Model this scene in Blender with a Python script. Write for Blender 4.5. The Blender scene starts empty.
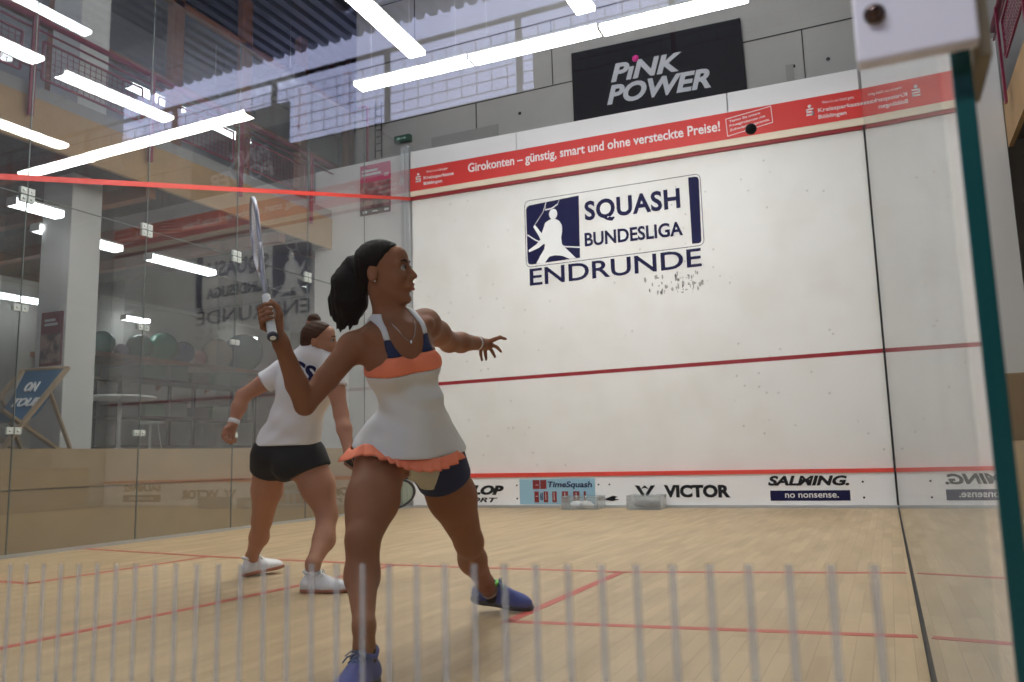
import bpy, bmesh, math, random
import numpy as np
from mathutils import Vector, Matrix
from mathutils.bvhtree import BVHTree
random.seed(7)
SC = bpy.context.scene
COL = SC.collection
PI = math.pi

# ------------------------------------------------------------------ tagging
def tag(o, label=None, cat=None, group=None, kind=None):
    if label: o['label'] = label
    if cat: o['category'] = cat
    if group: o['group'] = group
    if kind: o['kind'] = kind
    return o

def empty(name, loc, rz=0.0):
    o = bpy.data.objects.new(name, None)
    o.empty_display_size = 0.1
    o.location = loc
    o.rotation_euler = (0, 0, rz)
    COL.objects.link(o)
    return o

def copy_tree(o, parent=None):
    c = o.copy()
    COL.objects.link(c)
    c.parent = parent
    for ch in [q for q in bpy.data.objects if q.parent == o]:
        copy_tree(ch, c)
    return c

# ------------------------------------------------------------------ materials
def mat(name, col, rough=0.6, metal=0.0, spec=0.5, emit=None, estr=0.0, bump=None, noise=None, alpha=None):
    m = bpy.data.materials.new(name)
    m.use_nodes = True
    nt = m.node_tree
    b = nt.nodes['Principled BSDF']
    b.inputs['Base Color'].default_value = (*col, 1)
    b.inputs['Roughness'].default_value = rough
    b.inputs['Metallic'].default_value = metal
    b.inputs['Specular IOR Level'].default_value = spec
    if emit:
        b.inputs['Emission Color'].default_value = (*emit, 1)
        b.inputs['Emission Strength'].default_value = estr
    tc = None
    if noise or bump:
        tc = nt.nodes.new('ShaderNodeTexCoord')
    if noise:  # (scale, amount, detail)
        n = nt.nodes.new('ShaderNodeTexNoise')
        n.inputs['Scale'].default_value = noise[0]
        n.inputs['Detail'].default_value = 6
        nt.links.new(tc.outputs['Object'], n.inputs['Vector'])
        r = nt.nodes.new('ShaderNodeMix'); r.data_type = 'RGBA'
        a = noise[1]
        r.inputs['A'].default_value = (*[c * (1 - a) for c in col], 1)
        r.inputs['B'].default_value = (*[min(1, c * (1 + a)) for c in col], 1)
        nt.links.new(n.outputs['Fac'], r.inputs['Factor'])
        nt.links.new(r.outputs['Result'], b.inputs['Base Color'])
    if bump:
        n = nt.nodes.new('ShaderNodeTexNoise')
        n.inputs['Scale'].default_value = bump[0]
        n.inputs['Detail'].default_value = 4
        nt.links.new(tc.outputs['Object'], n.inputs['Vector'])
        bp = nt.nodes.new('ShaderNodeBump')
        bp.inputs['Strength'].default_value = bump[1]
        bp.inputs['Distance'].default_value = 0.01
        nt.links.new(n.outputs['Fac'], bp.inputs['Height'])
        nt.links.new(bp.outputs['Normal'], b.inputs['Normal'])
    return m

def math_node(nt, op, a, b=None):
    n = nt.nodes.new('ShaderNodeMath'); n.operation = op
    for i, v in enumerate((a, b)):
        if v is None: continue
        if isinstance(v, (int, float)): n.inputs[i].default_value = v
        else: nt.links.new(v, n.inputs[i])
    return n.outputs[0]

def glass_mat(name, tint=(0.93, 0.96, 0.95), dirt=0.03, dirtcol=(0.7, 0.75, 0.8), refl=1.0):
    """clear pane: transparent with Schlick reflection and a thin film of dust"""
    m = bpy.data.materials.new(name); m.use_nodes = True
    nt = m.node_tree; nt.nodes.clear()
    out = nt.nodes.new('ShaderNodeOutputMaterial')
    g = nt.nodes.new('ShaderNodeNewGeometry')
    d = nt.nodes.new('ShaderNodeVectorMath'); d.operation = 'DOT_PRODUCT'
    nt.links.new(g.outputs['Incoming'], d.inputs[0]); nt.links.new(g.outputs['Normal'], d.inputs[1])
    c = math_node(nt, 'ABSOLUTE', d.outputs['Value'])
    f = math_node(nt, 'MULTIPLY', math_node(nt, 'POWER', math_node(nt, 'SUBTRACT', 1.0, c), 5.0), 0.95 * refl)
    f = math_node(nt, 'ADD', f, 0.045 * refl)
    tr = nt.nodes.new('ShaderNodeBsdfTransparent'); tr.inputs['Color'].default_value = (*tint, 1)
    gl = nt.nodes.new('ShaderNodeBsdfGlossy'); gl.inputs['Roughness'].default_value = 0.0
    df = nt.nodes.new('ShaderNodeBsdfDiffuse'); df.inputs['Color'].default_value = (*dirtcol, 1)
    tc = nt.nodes.new('ShaderNodeTexCoord')
    no = nt.nodes.new('ShaderNodeTexNoise'); no.inputs['Scale'].default_value = 2.5; no.inputs['Detail'].default_value = 5
    nt.links.new(tc.outputs['Object'], no.inputs['Vector'])
    mx0 = nt.nodes.new('ShaderNodeMixShader')
    # a dust film covers more of the view the flatter one looks along it
    dd = math_node(nt, 'MULTIPLY', no.outputs['Fac'], 2 * dirt)
    cov = math_node(nt, 'SUBTRACT', 1.0, math_node(nt, 'POWER', math_node(nt, 'SUBTRACT', 1.0, dd), math_node(nt, 'DIVIDE', 1.0, math_node(nt, 'MAXIMUM', c, 0.04))))
    nt.links.new(cov, mx0.inputs[0])
    nt.links.new(tr.outputs[0], mx0.inputs[1]); nt.links.new(df.outputs[0], mx0.inputs[2])
    mx = nt.nodes.new('ShaderNodeMixShader')
    nt.links.new(f, mx.inputs[0]); nt.links.new(mx0.outputs[0], mx.inputs[1]); nt.links.new(gl.outputs[0], mx.inputs[2])
    nt.links.new(mx.outputs[0], out.inputs['Surface'])
    return m

def veil_mat(name, col, opacity, rough=0.5):
    m = bpy.data.materials.new(name); m.use_nodes = True
    nt = m.node_tree; nt.nodes.clear()
    out = nt.nodes.new('ShaderNodeOutputMaterial')
    tr = nt.nodes.new('ShaderNodeBsdfTransparent')
    df = nt.nodes.new('ShaderNodeBsdfDiffuse'); df.inputs['Color'].default_value = (*col, 1)
    tl = nt.nodes.new('ShaderNodeBsdfTranslucent'); tl.inputs['Color'].default_value = (*col, 1)
    a = nt.nodes.new('ShaderNodeMixShader'); a.inputs[0].default_value = 0.5
    nt.links.new(df.outputs[0], a.inputs[1]); nt.links.new(tl.outputs[0], a.inputs[2])
    b = nt.nodes.new('ShaderNodeMixShader'); b.inputs[0].default_value = opacity
    nt.links.new(tr.outputs[0], b.inputs[1]); nt.links.new(a.outputs[0], b.inputs[2])
    nt.links.new(b.outputs[0], out.inputs['Surface'])
    return m

# ------------------------------------------------------------------ mesh collector
class MB:
    def __init__(s):
        s.v = []; s.f = []; s.sm = []
    def add(s, vs, fs, smooth=False):
        n = len(s.v)
        s.v += [tuple(p) for p in vs]
        s.f += [tuple(i + n for i in f) for f in fs]
        s.sm += [smooth] * len(fs)
        return s
    def box(s, x0, x1, y0, y1, z0, z1):
        vs = [(x, y, z) for z in (z0, z1) for y in (y0, y1) for x in (x0, x1)]
        return s.add(vs, [(0, 2, 3, 1), (4, 5, 7, 6), (0, 1, 5, 4), (2, 6, 7, 3), (0, 4, 6, 2), (1, 3, 7, 5)])
    def hexa(s, pts):  # 8 corners ordered as in box
        return s.add(pts, [(0, 2, 3, 1), (4, 5, 7, 6), (0, 1, 5, 4), (2, 6, 7, 3), (0, 4, 6, 2), (1, 3, 7, 5)])
    def beam(s, a, b, w, h, up=(0, 0, 1)):
        a = Vector(a); b = Vector(b); d = (b - a).normalized()
        side = d.cross(Vector(up))
        if side.length < 1e-4: side = Vector((1, 0, 0))
        side.normalize(); u = side.cross(d).normalized()
        vs = []
        for p in (a, b):
            for i, j in ((-1, -1), (1, -1), (1, 1), (-1, 1)):
                vs.append(p + side * (i * w / 2) + u * (j * h / 2))
        return s.add(vs, [(0, 1, 2, 3), (7, 6, 5, 4), (0, 4, 5, 1), (1, 5, 6, 2), (2, 6, 7, 3), (3, 7, 4, 0)])
    def tube(s, pts, r, n=12, cap=True, closed=False):
        pts = [Vector(p) for p in pts]
        m = len(pts)
        rs = r if isinstance(r, (list, tuple)) else [r] * m
        vs = []; ref = None
        for i, p in enumerate(pts):
            if closed: d = (pts[(i + 1) % m] - pts[i - 1]).normalized()
            elif i == 0: d = (pts[1] - p).normalized()
            elif i == m - 1: d = (p - pts[-2]).normalized()
            else: d = (pts[i + 1] - pts[i - 1]).normalized()
            if ref is None:
                ref = Vector((0, 0, 1)) if abs(d.z) < 0.9 else Vector((1, 0, 0))
            side = d.cross(ref).normalized(); up = side.cross(d).normalized(); ref = up
            for k in range(n):
                a = 2 * PI * k / n
                vs.append(p + side * (math.cos(a) * rs[i]) + up * (math.sin(a) * rs[i]))
        fs = []
        for i in range(m if closed else m - 1):
            j = (i + 1) % m
            for k in range(n):
                fs.append((i * n + k, i * n + (k + 1) % n, j * n + (k + 1) % n, j * n + k))
        if cap and not closed:
            fs.append(tuple(range(n - 1, -1, -1))); fs.append(tuple((m - 1) * n + k for k in range(n)))
        return s.add(vs, fs, True)
    def lathe(s, c, prof, n=32, axis=None):
        """profile [(r,z)] turned about z (or axis) at c"""
        c = Vector(c)
        if axis is None: X, Y, Z = Vector((1, 0, 0)), Vector((0, 1, 0)), Vector((0, 0, 1))
        else:
            Z = Vector(axis).normalized(); X = Z.orthogonal().normalized(); Y = Z.cross(X)
        vs = []
        for r, z in prof:
            for k in range(n):
                a = 2 * PI * k / n
                vs.append(c + X * (r * math.cos(a)) + Y * (r * math.sin(a)) + Z * z)
        fs = []
        for i in range(len(prof) - 1):
            for k in range(n):
                fs.append((i * n + k, i * n + (k + 1) % n, (i + 1) * n + (k + 1) % n, (i + 1) * n + k))
        fs.append(tuple(range(n - 1, -1, -1))); fs.append(tuple((len(prof) - 1) * n + k for k in range(n)))
        return s.add(vs, fs, True)
    def ball(s, c, r, n=20, m=12, R=None):
        c = Vector(c); rr = r if isinstance(r, (tuple, list)) else (r, r, r)
        vs = []; fs = []
        for i in range(m + 1):
            t = PI * i / m
            for k in range(n):
                a = 2 * PI * k / n
                p = Vector((rr[0] * math.sin(t) * math.cos(a), rr[1] * math.sin(t) * math.sin(a), rr[2] * math.cos(t)))
                if R is not None: p = R @ p
                vs.append(c + p)
        for i in range(m):
            for k in range(n):
                fs.append((i * n + k, (i + 1) * n + k, (i + 1) * n + (k + 1) % n, i * n + (k + 1) % n))
        return s.add(vs, fs, True)
    def prism(s, poly, d, off):
        """poly: list of 3d points (planar), extruded by vector off"""
        n = len(poly); off = Vector(off)
        vs = [Vector(p) for p in poly] + [Vector(p) + off for p in poly]
        fs = [tuple(range(n)), tuple(range(2 * n - 1, n - 1, -1))]
        for i in range(n):
            j = (i + 1) % n
            fs.append((i, i + n, j + n, j))
        return s.add(vs, fs)
    def build(s, name, material, parent=None, bevel=0.0, fix=True, origin=None):
        me = bpy.data.meshes.new(name)
        vs = s.v
        o = bpy.data.objects.new(name, me)
        if origin is not None:
            ox = Vector(origin); vs = [tuple(Vector(p) - ox) for p in vs]; o.location = ox
        me.from_pydata(vs, [], s.f)
        for p, sm in zip(me.polygons, s.sm): p.use_smooth = sm
        if fix:
            bm = bmesh.new(); bm.from_mesh(me)
            bmesh.ops.remove_doubles(bm, verts=bm.verts, dist=1e-6)
            bmesh.ops.recalc_face_normals(bm, faces=bm.faces)
            bm.to_mesh(me); bm.free()
        me.materials.append(material)
        COL.objects.link(o)
        if parent: at_root(o, parent)
        if bevel > 0:
            md = o.modifiers.new('bev', 'BEVEL'); md.width = bevel; md.segments = 2; md.limit_method = 'ANGLE'
        return o

def at_root(o, root):
    """parts are given in world coordinates: undo the root's own placement"""
    o.parent = root
    o.matrix_parent_inverse = Matrix.LocRotScale(root.location, root.rotation_euler, None).inverted()
    return o

# ------------------------------------------------------------------ lettering
def text_mesh(txt, bold=0.0, shear=0.0, spacing=1.0):
    cu = bpy.data.curves.new('t', 'FONT'); cu.body = txt
    cu.offset = bold; cu.shear = shear; cu.space_character = spacing
    cu.resolution_u = 4; cu.fill_mode = 'BOTH'
    cu.extrude = 0.01
    ob = bpy.data.objects.new('t', cu); COL.objects.link(ob)
    dg = bpy.context.evaluated_depsgraph_get(); dg.update()
    me = bpy.data.meshes.new_from_object(ob.evaluated_get(dg))
    vs = [v.co.copy() for v in me.vertices]; fs = [tuple(p.vertices) for p in me.polygons]
    bpy.data.objects.remove(ob); bpy.data.curves.remove(cu); bpy.data.meshes.remove(me)
    return vs, fs

def wall_text(name, txt, x0, x1, z0l, z0r, h, y, material, parent, bold=0.0, shear=0.0, caps='H', thick=0.004, spacing=1.0):
    """lettering standing on a wall facing -y; baseline runs (x0,z0l)-(x1,z0r); h = capital height"""
    vs, fs = text_mesh(txt, bold, shear, spacing)
    xs = [v.x for v in vs]; zz = [v.z for v in vs]
    a, b = min(xs), max(xs)
    cv, _ = text_mesh(caps, bold, 0)
    ch = max(v.y for v in cv) - min(v.y for v in cv); cb = min(v.y for v in cv)
    out = []
    for v in vs:
        t = (v.x - a) / (b - a)
        yy = y - (thick if v.z > 0 else 0.0)
        out.append((x0 + (x1 - x0) * t, yy, z0l + (z0r - z0l) * t + (v.y - cb) / ch * h))
    m = MB(); m.add(out, fs)
    return m.build(name, material, parent, fix=False)

# ------------------------------------------------------------------ implicit surfaces
def frame(u, v, w):
    return np.array([list(u), list(v), list(w)], float)   # rows = local axes

class Field:
    def __init__(s, lo, hi, h):
        s.lo = np.array(lo, float); s.h = h
        s.n = np.ceil((np.array(hi) - s.lo) / h).astype(int) + 1
        s.d = np.full(tuple(s.n), 0.06, np.float32)
    def sub(s, lo, hi):
        i0 = np.maximum(0, np.floor((np.array(lo) - s.lo) / s.h).astype(int))
        i1 = np.minimum(s.n, np.ceil((np.array(hi) - s.lo) / s.h).astype(int) + 1)
        if (i1 <= i0).any(): return None
        sl = tuple(slice(a, b) for a, b in zip(i0, i1))
        g = [((np.arange(a, b) * s.h) + l).astype(np.float32) for a, b, l in zip(i0, i1, s.lo)]
        X = g[0][:, None, None]; Y = g[1][None, :, None]; Z = g[2][None, None, :]
        return sl, X, Y, Z
    def merge(s, sl, d, k, mode='u'):
        c = s.d[sl]
        if mode == 'u':
            h = np.maximum(k - np.abs(c - d), 0) / k
            s.d[sl] = np.minimum(c, d) - h * h * k * 0.25
        else:  # subtract
            d = -d
            h = np.maximum(k - np.abs(c - d), 0) / k
            s.d[sl] = np.maximum(c, d) + h * h * k * 0.25
    def cone(s, a, b, ra, rb=None, k=0.02, mode='u'):
        if rb is None: rb = ra
        a = np.array(a, float); b = np.array(b, float); m = max(ra, rb) + k + 3 * s.h + .01
        r = s.sub(np.minimum(a, b) - m, np.maximum(a, b) + m)
        if r is None: return
        sl, X, Y, Z = r
        ab = b - a; L = max((ab ** 2).sum(), 1e-9)
        t = np.clip(((X - a[0]) * ab[0] + (Y - a[1]) * ab[1] + (Z - a[2]) * ab[2]) / L, 0, 1)
        d = np.sqrt((X - a[0] - t * ab[0]) ** 2 + (Y - a[1] - t * ab[1]) ** 2 + (Z - a[2] - t * ab[2]) ** 2) - (ra + (rb - ra) * t)
        s.merge(sl, d, k, mode)
    def chain(s, pts, rs, k=0.02):
        for i in range(len(pts) - 1): s.cone(pts[i], pts[i + 1], rs[i], rs[i + 1], k)
    def ell(s, c, F, r, k=0.02, mode='u'):
        c = np.array(c, float); r = np.array(r, float); m = r.max() + k + 3 * s.h + .01
        q = s.sub(c - m, c + m)
        if q is None: return
        sl, X, Y, Z = q
        dx, dy, dz = X - c[0], Y - c[1], Z - c[2]
        k0 = 0; k1 = 0
        for i in range(3):
            l = dx * F[i][0] + dy * F[i][1] + dz * F[i][2]
            k0 = k0 + (l / r[i]) ** 2; k1 = k1 + (l / r[i] ** 2) ** 2
        k0 = np.sqrt(k0); k1 = np.sqrt(k1) + 1e-6
        d = np.clip(k0 * (k0 - 1) / k1, -0.2, 0.2)
        s.merge(sl, d, k, mode)
    def grid(s):
        g = [((np.arange(n) * s.h) + l).astype(np.float32) for n, l in zip(s.n, s.lo)]
        return g[0][:, None, None], g[1][None, :, None], g[2][None, None, :]
    def copy(s):
        c = Field.__new__(Field); c.lo, c.h, c.n, c.d = s.lo, s.h, s.n, s.d.copy(); return c
    def mesh(s, relax=1):
        D = s.d; n = D.shape
        ins = D < 0
        # cells
        acc = np.zeros((n[0] - 1, n[1] - 1, n[2] - 1), np.int8)
        for i in (0, 1):
            for j in (0, 1):
                for k in (0, 1):
                    acc += ins[i:n[0] - 1 + i, j:n[1] - 1 + j, k:n[2] - 1 + k]
        act = (acc > 0) & (acc < 8)
        idx = np.argwhere(act)
        ids = -np.ones(act.shape, np.int32); ids[act] = np.arange(len(idx))
        P = np.zeros((len(idx), 3)); W = np.zeros(len(idx))
        E = []
        for ax in range(3):
            o = [q for q in range(3) if q != ax]
            for p in (0, 1):
                for q in (0, 1):
                    a = [0, 0, 0]; a[o[0]] = p; a[o[1]] = q
                    b = list(a); b[ax] = 1
                    da = D[idx[:, 0] + a[0], idx[:, 1] + a[1], idx[:, 2] + a[2]]
                    db = D[idx[:, 0] + b[0], idx[:, 1] + b[1], idx[:, 2] + b[2]]
                    cr = (da < 0) != (db < 0)
                    t = np.where(cr, da / np.where(cr, da - db, 1), 0)
                    for c in range(3):
                        P[:, c] += np.where(cr, a[c] + (t if c == ax else 0), 0)
                    W += cr
        P = P / W[:, None] + idx
        faces = []
        for ax in range(3):
            o = [(ax + 1) % 3, (ax + 2) % 3]
            A = [slice(None)] * 3; B = [slice(None)] * 3
            A[ax] = slice(0, -1); B[ax] = slice(1, None)
            a_ = ins[tuple(A)]; b_ = ins[tuple(B)]
            for flip in (False, True):
                e = (a_ & ~b_) if not flip else (~a_ & b_)
                q = np.argwhere(e)
                ok = (q[:, o[0]] > 0) & (q[:, o[1]] > 0) & (q[:, o[0]] < n[o[0]] - 1) & (q[:, o[1]] < n[o[1]] - 1)
                q = q[ok]
                def g(du, dv):
                    r = q.copy(); r[:, o[0]] += du; r[:, o[1]] += dv
                    return ids[r[:, 0], r[:, 1], r[:, 2]]
                f = np.stack([g(-1, -1), g(0, -1), g(0, 0), g(-1, 0)], 1)
                if flip: f = f[:, ::-1]
                faces.append(f)
        F = np.concatenate(faces); F = F[(F >= 0).all(1)]
        P = P * s.h + s.lo
        for _ in range(relax):
            Q = np.zeros_like(P); c = np.zeros(len(P))
            for i in range(4):
                j = (i + 1) % 4
                np.add.at(Q, F[:, i], P[F[:, j]]); np.add.at(Q, F[:, j], P[F[:, i]])
                np.add.at(c, F[:, i], 1); np.add.at(c, F[:, j], 1)
            P = P * 0.5 + 0.5 * Q / np.maximum(c, 1)[:, None]
        return P, F
    def build(s, name, material, parent=None, relax=1):
        P, F = s.mesh(relax)
        me = bpy.data.meshes.new(name)
        me.vertices.add(len(P)); me.vertices.foreach_set('co', P.astype(np.float32).ravel())
        me.loops.add(len(F) * 4); me.loops.foreach_set('vertex_index', F.astype(np.int32).ravel())
        me.polygons.add(len(F)); me.polygons.foreach_set('loop_start', np.arange(0, len(F) * 4, 4, dtype=np.int32))
        me.polygons.foreach_set('loop_total', np.full(len(F), 4, dtype=np.int32))
        me.polygons.foreach_set('use_smooth', np.ones(len(F), bool))
        me.update(calc_edges=True); me.validate()
        o = bpy.data.objects.new(name, me); COL.objects.link(o)
        ms = material if isinstance(material, (list, tuple)) else [material]
        for m in ms: me.materials.append(m)
        if parent: at_root(o, parent)
        return o

def smax(a, b, k=0.006):
    h = np.maximum(k - np.abs(a - b), 0) / k
    return np.maximum(a, b) + h * h * k * 0.25

# =================================================================== SETTING
FY = 9.75      # front wall
DECK = 0.86    # raised floor outside the court
def struct(o, label=None): return tag(o, label, kind='structure')

M = {}
M['white'] = mat('wall_white', (0.79, 0.785, 0.77), 0.55, bump=(40, 0.03))
M['white2'] = mat('board_white', (0.86, 0.855, 0.86), 0.5)
M['red'] = mat('line_red', (0.30, 0.012, 0.018), 0.5)
M['redbright'] = mat('strip_red', (0.72, 0.06, 0.04), 0.5)
M['banner'] = mat('banner_red', (0.66, 0.035, 0.028), 0.45)
M['cream'] = mat('cream', (0.80, 0.70, 0.55), 0.6)
M['ink'] = mat('print_navy', (0.008, 0.008, 0.055), 0.6, spec=0.15)
M['black'] = mat('print_black', (0.008, 0.008, 0.01), 0.6, spec=0.2)
M['paper'] = mat('print_white', (0.82, 0.82, 0.82), 0.5)
M['alu'] = mat('aluminium', (0.55, 0.57, 0.58), 0.35, 0.7)
M['steel'] = mat('steel', (0.6, 0.6, 0.62), 0.3, 0.9)
M['concrete'] = mat('concrete', (0.33, 0.315, 0.30), 0.85, noise=(1.3, 0.18), bump=(12, 0.2))
M['wood'] = mat('fascia_wood', (0.40, 0.25, 0.115), 0.6, noise=(3, 0.25))
M['darkwood'] = mat('glulam', (0.26, 0.10, 0.045), 0.6, noise=(4, 0.3))
M['soffit'] = mat('soffit', (0.10, 0.075, 0.06), 0.8, noise=(2, 0.35))
M['burgundy'] = mat('burgundy_paint', (0.24, 0.02, 0.06), 0.4)
M['plaster'] = mat('plaster_grey', (0.30, 0.295, 0.30), 0.8, noise=(1.5, 0.1))
M['column'] = mat('column_white', (0.62, 0.62, 0.61), 0.7, noise=(3, 0.06))
M['deckgrey'] = mat('deck_grey', (0.28, 0.25, 0.22), 0.6)
M['roof'] = mat('roof_metal', (0.12, 0.13, 0.17), 0.45, 0.4)
M['duct'] = mat('duct_metal', (0.5, 0.53, 0.6), 0.3, 0.8)
M['tube'] = mat('tube_light', (0.9, 0.9, 0.9), 0.5, emit=(1.0, 0.97, 0.93), estr=34.0)
M['tube2'] = mat('tube_light_dim', (0.9, 0.9, 0.9), 0.5, emit=(0.93, 0.97, 1.0), estr=9.0)
M['tube3'] = mat('tube_light_fill', (0.9, 0.9, 0.9), 0.5, emit=(0.93, 0.97, 1.0), estr=30.0)
M['housing'] = mat('lamp_housing', (0.6, 0.6, 0.6), 0.5)
M['glassL'] = glass_mat('side_glass', (0.955, 0.96, 0.955), 0.02, (0.55, 0.57, 0.60), refl=2.2)
M['glassR'] = glass_mat('right_glass', (0.92, 0.935, 0.93), 0.09, (0.72, 0.75, 0.74))
M['glassB'] = glass_mat('back_glass', (0.96, 0.975, 0.975), 0.0015, (0.6, 0.65, 0.72))
M['edge'] = mat('glass_edge_green', (0.01, 0.085, 0.09), 0.25)
M['clamp'] = mat('clamp_plate', (0.84, 0.82, 0.93), 0.45)
M['clampL'] = mat('clamp_pale', (0.50, 0.54, 0.52), 0.5)

# ---- court floor: parquet of narrow blocks
def floor_mat():
    m = bpy.data.materials.new('court_floor'); m.use_nodes = True; nt = m.node_tree
    b = nt.nodes['Principled BSDF']
    tc = nt.nodes.new('ShaderNodeTexCoord')
    mp = nt.nodes.new('ShaderNodeMapping'); mp.inputs['Rotation'].default_value = (0, 0, PI / 2)
    nt.links.new(tc.outputs['Object'], mp.inputs['Vector'])
    br = nt.nodes.new('ShaderNodeTexBrick')
    br.inputs['Color1'].default_value = (0.46, 0.335, 0.19, 1)
    br.inputs['Color2'].default_value = (0.54, 0.41, 0.245, 1)
    br.inputs['Mortar'].default_value = (0.35, 0.25, 0.14, 1)
    br.inputs['Scale'].default_value = 1.0
    br.inputs['Mortar Size'].default_value = 0.0012
    br.inputs['Brick Width'].default_value = 0.42
    br.inputs['Row Height'].default_value = 0.062
    br.inputs['Bias'].default_value = -0.1
    nt.links.new(mp.outputs[0], br.inputs['Vector'])
    no = nt.nodes.new('ShaderNodeTexNoise'); no.inputs['Scale'].default_value = 1.0; no.inputs['Detail'].default_value = 7
    mp2 = nt.nodes.new('ShaderNodeMapping'); mp2.inputs['Scale'].default_value = (9, 1.2, 1)
    nt.links.new(tc.outputs['Object'], mp2.inputs['Vector']); nt.links.new(mp2.outputs[0], no.inputs['Vector'])
    mx = nt.nodes.new('ShaderNodeMix'); mx.data_type = 'RGBA'; mx.blend_type = 'MULTIPLY'; mx.inputs['Factor'].default_value = 0.55
    cr = nt.nodes.new('ShaderNodeValToRGB')
    cr.color_ramp.elements[0].position = 0.35; cr.color_ramp.elements[0].color = (0.72, 0.68, 0.62, 1)
    cr.color_ramp.elements[1].position = 0.65; cr.color_ramp.elements[1].color = (1.08, 1.06, 1.02, 1)
    nt.links.new(no.outputs['Fac'], cr.inputs[0])
    nt.links.new(br.outputs['Color'], mx.inputs['A']); nt.links.new(cr.outputs[0], mx.inputs['B'])
    nt.links.new(mx.outputs['Result'], b.inputs['Base Color'])
    b.inputs['Roughness'].default_value = 0.42
    b.inputs['Specular IOR Level'].default_value = 0.35
    return m
M['floor'] = floor_mat()
m = MB(); m.box(-0.3, 6.6, -3.0, FY, -0.1, 0.0)
floor_o = struct(m.build('floor', M['floor']), 'pale wooden parquet floor of the squash court')
# painted red court lines (thin paint, part of the floor)
def floor_line(a, b, w=0.05, name='court_line'):
    m = MB(); a = Vector(a); b = Vector(b); d = (b - a).normalized(); s = Vector((-d.y, d.x, 0)) * w / 2
    pts = [a - s, a + s, b - s, b + s]
    m.hexa([(p.x, p.y, z) for z in (0.0, 0.0015) for p in (pts[0], pts[2], pts[1], pts[3])])
    return m.build(name, M['redline'], floor_o)
M['redline'] = mat('floor_line_red', (0.46, 0.06, 0.04), 0.45)
p = [(-0.0, 4.33, 0), (1.66, 4.12, 0), (3.338, 4.02, 0), (4.87, 4.06, 0), (6.39, 4.40, 0)]
for a, b in zip(p[:-1], p[1:]): floor_line(a, b)
floor_line((1.60, 4.12, 0), (1.516, 2.736, 0)); floor_line((1.541, 2.736, 0), (0, 2.80, 0))
floor_line((4.87, 4.07, 0), (4.84, 2.52, 0)); floor_line((4.815, 2.53, 0), (6.40, 2.72, 0))
floor_line((3.33, 4.02, 0), (3.148, 1.47, 0)); floor_line((3.148, 1.48, 0), (3.10, 0.0, 0))

# ---- front wall with ball marks
def wall_mat():
    m = mat('front_wall_white', (0.80, 0.79, 0.77), 0.5); nt = m.node_tree; b = nt.nodes['Principled BSDF']
    tc = nt.nodes.new('ShaderNodeTexCoord')
    v = nt.nodes.new('ShaderNodeTexVoronoi'); v.inputs['Scale'].default_value = 7.0
    nt.links.new(tc.outputs['Object'], v.inputs['Vector'])
    n = nt.nodes.new('ShaderNodeTexNoise'); n.inputs['Scale'].default_value = 0.9; n.inputs['Detail'].default_value = 3
    nt.links.new(tc.outputs['Object'], n.inputs['Vector'])
    # small dark ball marks where the noise is high
    dot = math_node(nt, 'LESS_THAN', v.outputs['Distance'], 0.10)
    gate = math_node(nt, 'GREATER_THAN', n.outputs['Fac'], 0.50)
    f = math_node(nt, 'MULTIPLY', math_node(nt, 'MULTIPLY', dot, gate), 0.42)
    mx = nt.nodes.new('ShaderNodeMix'); mx.data_type = 'RGBA'
    mx.inputs['A'].default_value = (0.80, 0.79, 0.77, 1); mx.inputs['B'].default_value = (0.28, 0.27, 0.25, 1)
    nt.links.new(f, mx.inputs['Factor'])
    # big faint cloud
    n2 = nt.nodes.new('ShaderNodeTexNoise'); n2.inputs['Scale'].default_value = 2.2; n2.inputs['Detail'].default_value = 8
    nt.links.new(tc.outputs['Object'], n2.inputs['Vector'])
    mx2 = nt.nodes.new('ShaderNodeMix'); mx2.data_type = 'RGBA'; mx2.blend_type = 'MULTIPLY'
    r = nt.nodes.new('ShaderNodeValToRGB')
    r.color_ramp.elements[0].position = 0.3; r.color_ramp.elements[0].color = (0.93, 0.92, 0.90, 1)
    r.color_ramp.elements[1].position = 0.6; r.color_ramp.elements[1].color = (1, 1, 1, 1)
    nt.links.new(n2.outputs['Fac'], r.inputs[0])
    mx2.inputs['Factor'].default_value = 1.0
    nt.links.new(mx.outputs['Result'], mx2.inputs['A']); nt.links.new(r.outputs[0], mx2.inputs['B'])
    nt.links.new(mx2.outputs['Result'], b.inputs['Base Color'])
    return m
M['front'] = wall_mat()
m = MB(); m.box(0.0, 6.46, FY, FY + 0.18, 0, 5.0)
wall_front = struct(m.build('wall_front', M['front']), 'white front wall of the squash court')
# side returns of the front wall outside the glass
m = MB(); m.box(-1.84, -0.16, FY, FY + 0.18, DECK, 5.4)
m.box(-0.17, 0.0, FY + 0.03, FY + 0.18, 0, 5.4)
struct(m.build('wall_front_left', M['white']), 'white wall left of the court front wall')
m = MB(); m.box(6.46, 7.86, FY, FY + 0.18, 0, 5.35)
struct(m.build('wall_front_right', M['white']), 'white wall right of the glass side wall')
# grey corner post
m = MB(); m.box(-0.165, -0.02, FY - 0.06, FY + 0.03, 0, 5.5); m.box(-0.12, -0.09, FY - 0.075, FY - 0.06, 0, 5.5)
struct(m.build('trim_1', M['alu'], bevel=0.004), 'grey aluminium corner post at the left end of the front wall')

def strip(name, x0, x1, zl0, zr0, zl1, zr1, y0, y1, material, parent=None):
    m = MB()
    m.hexa([(x0, y1, zl0), (x1, y1, zr0), (x0, y0, zl0), (x1, y0, zr0), (x0, y1, zl1), (x1, y1, zr1), (x0, y0, zl1), (x1, y0, zr1)])
    return m.build(name, material, parent)
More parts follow.
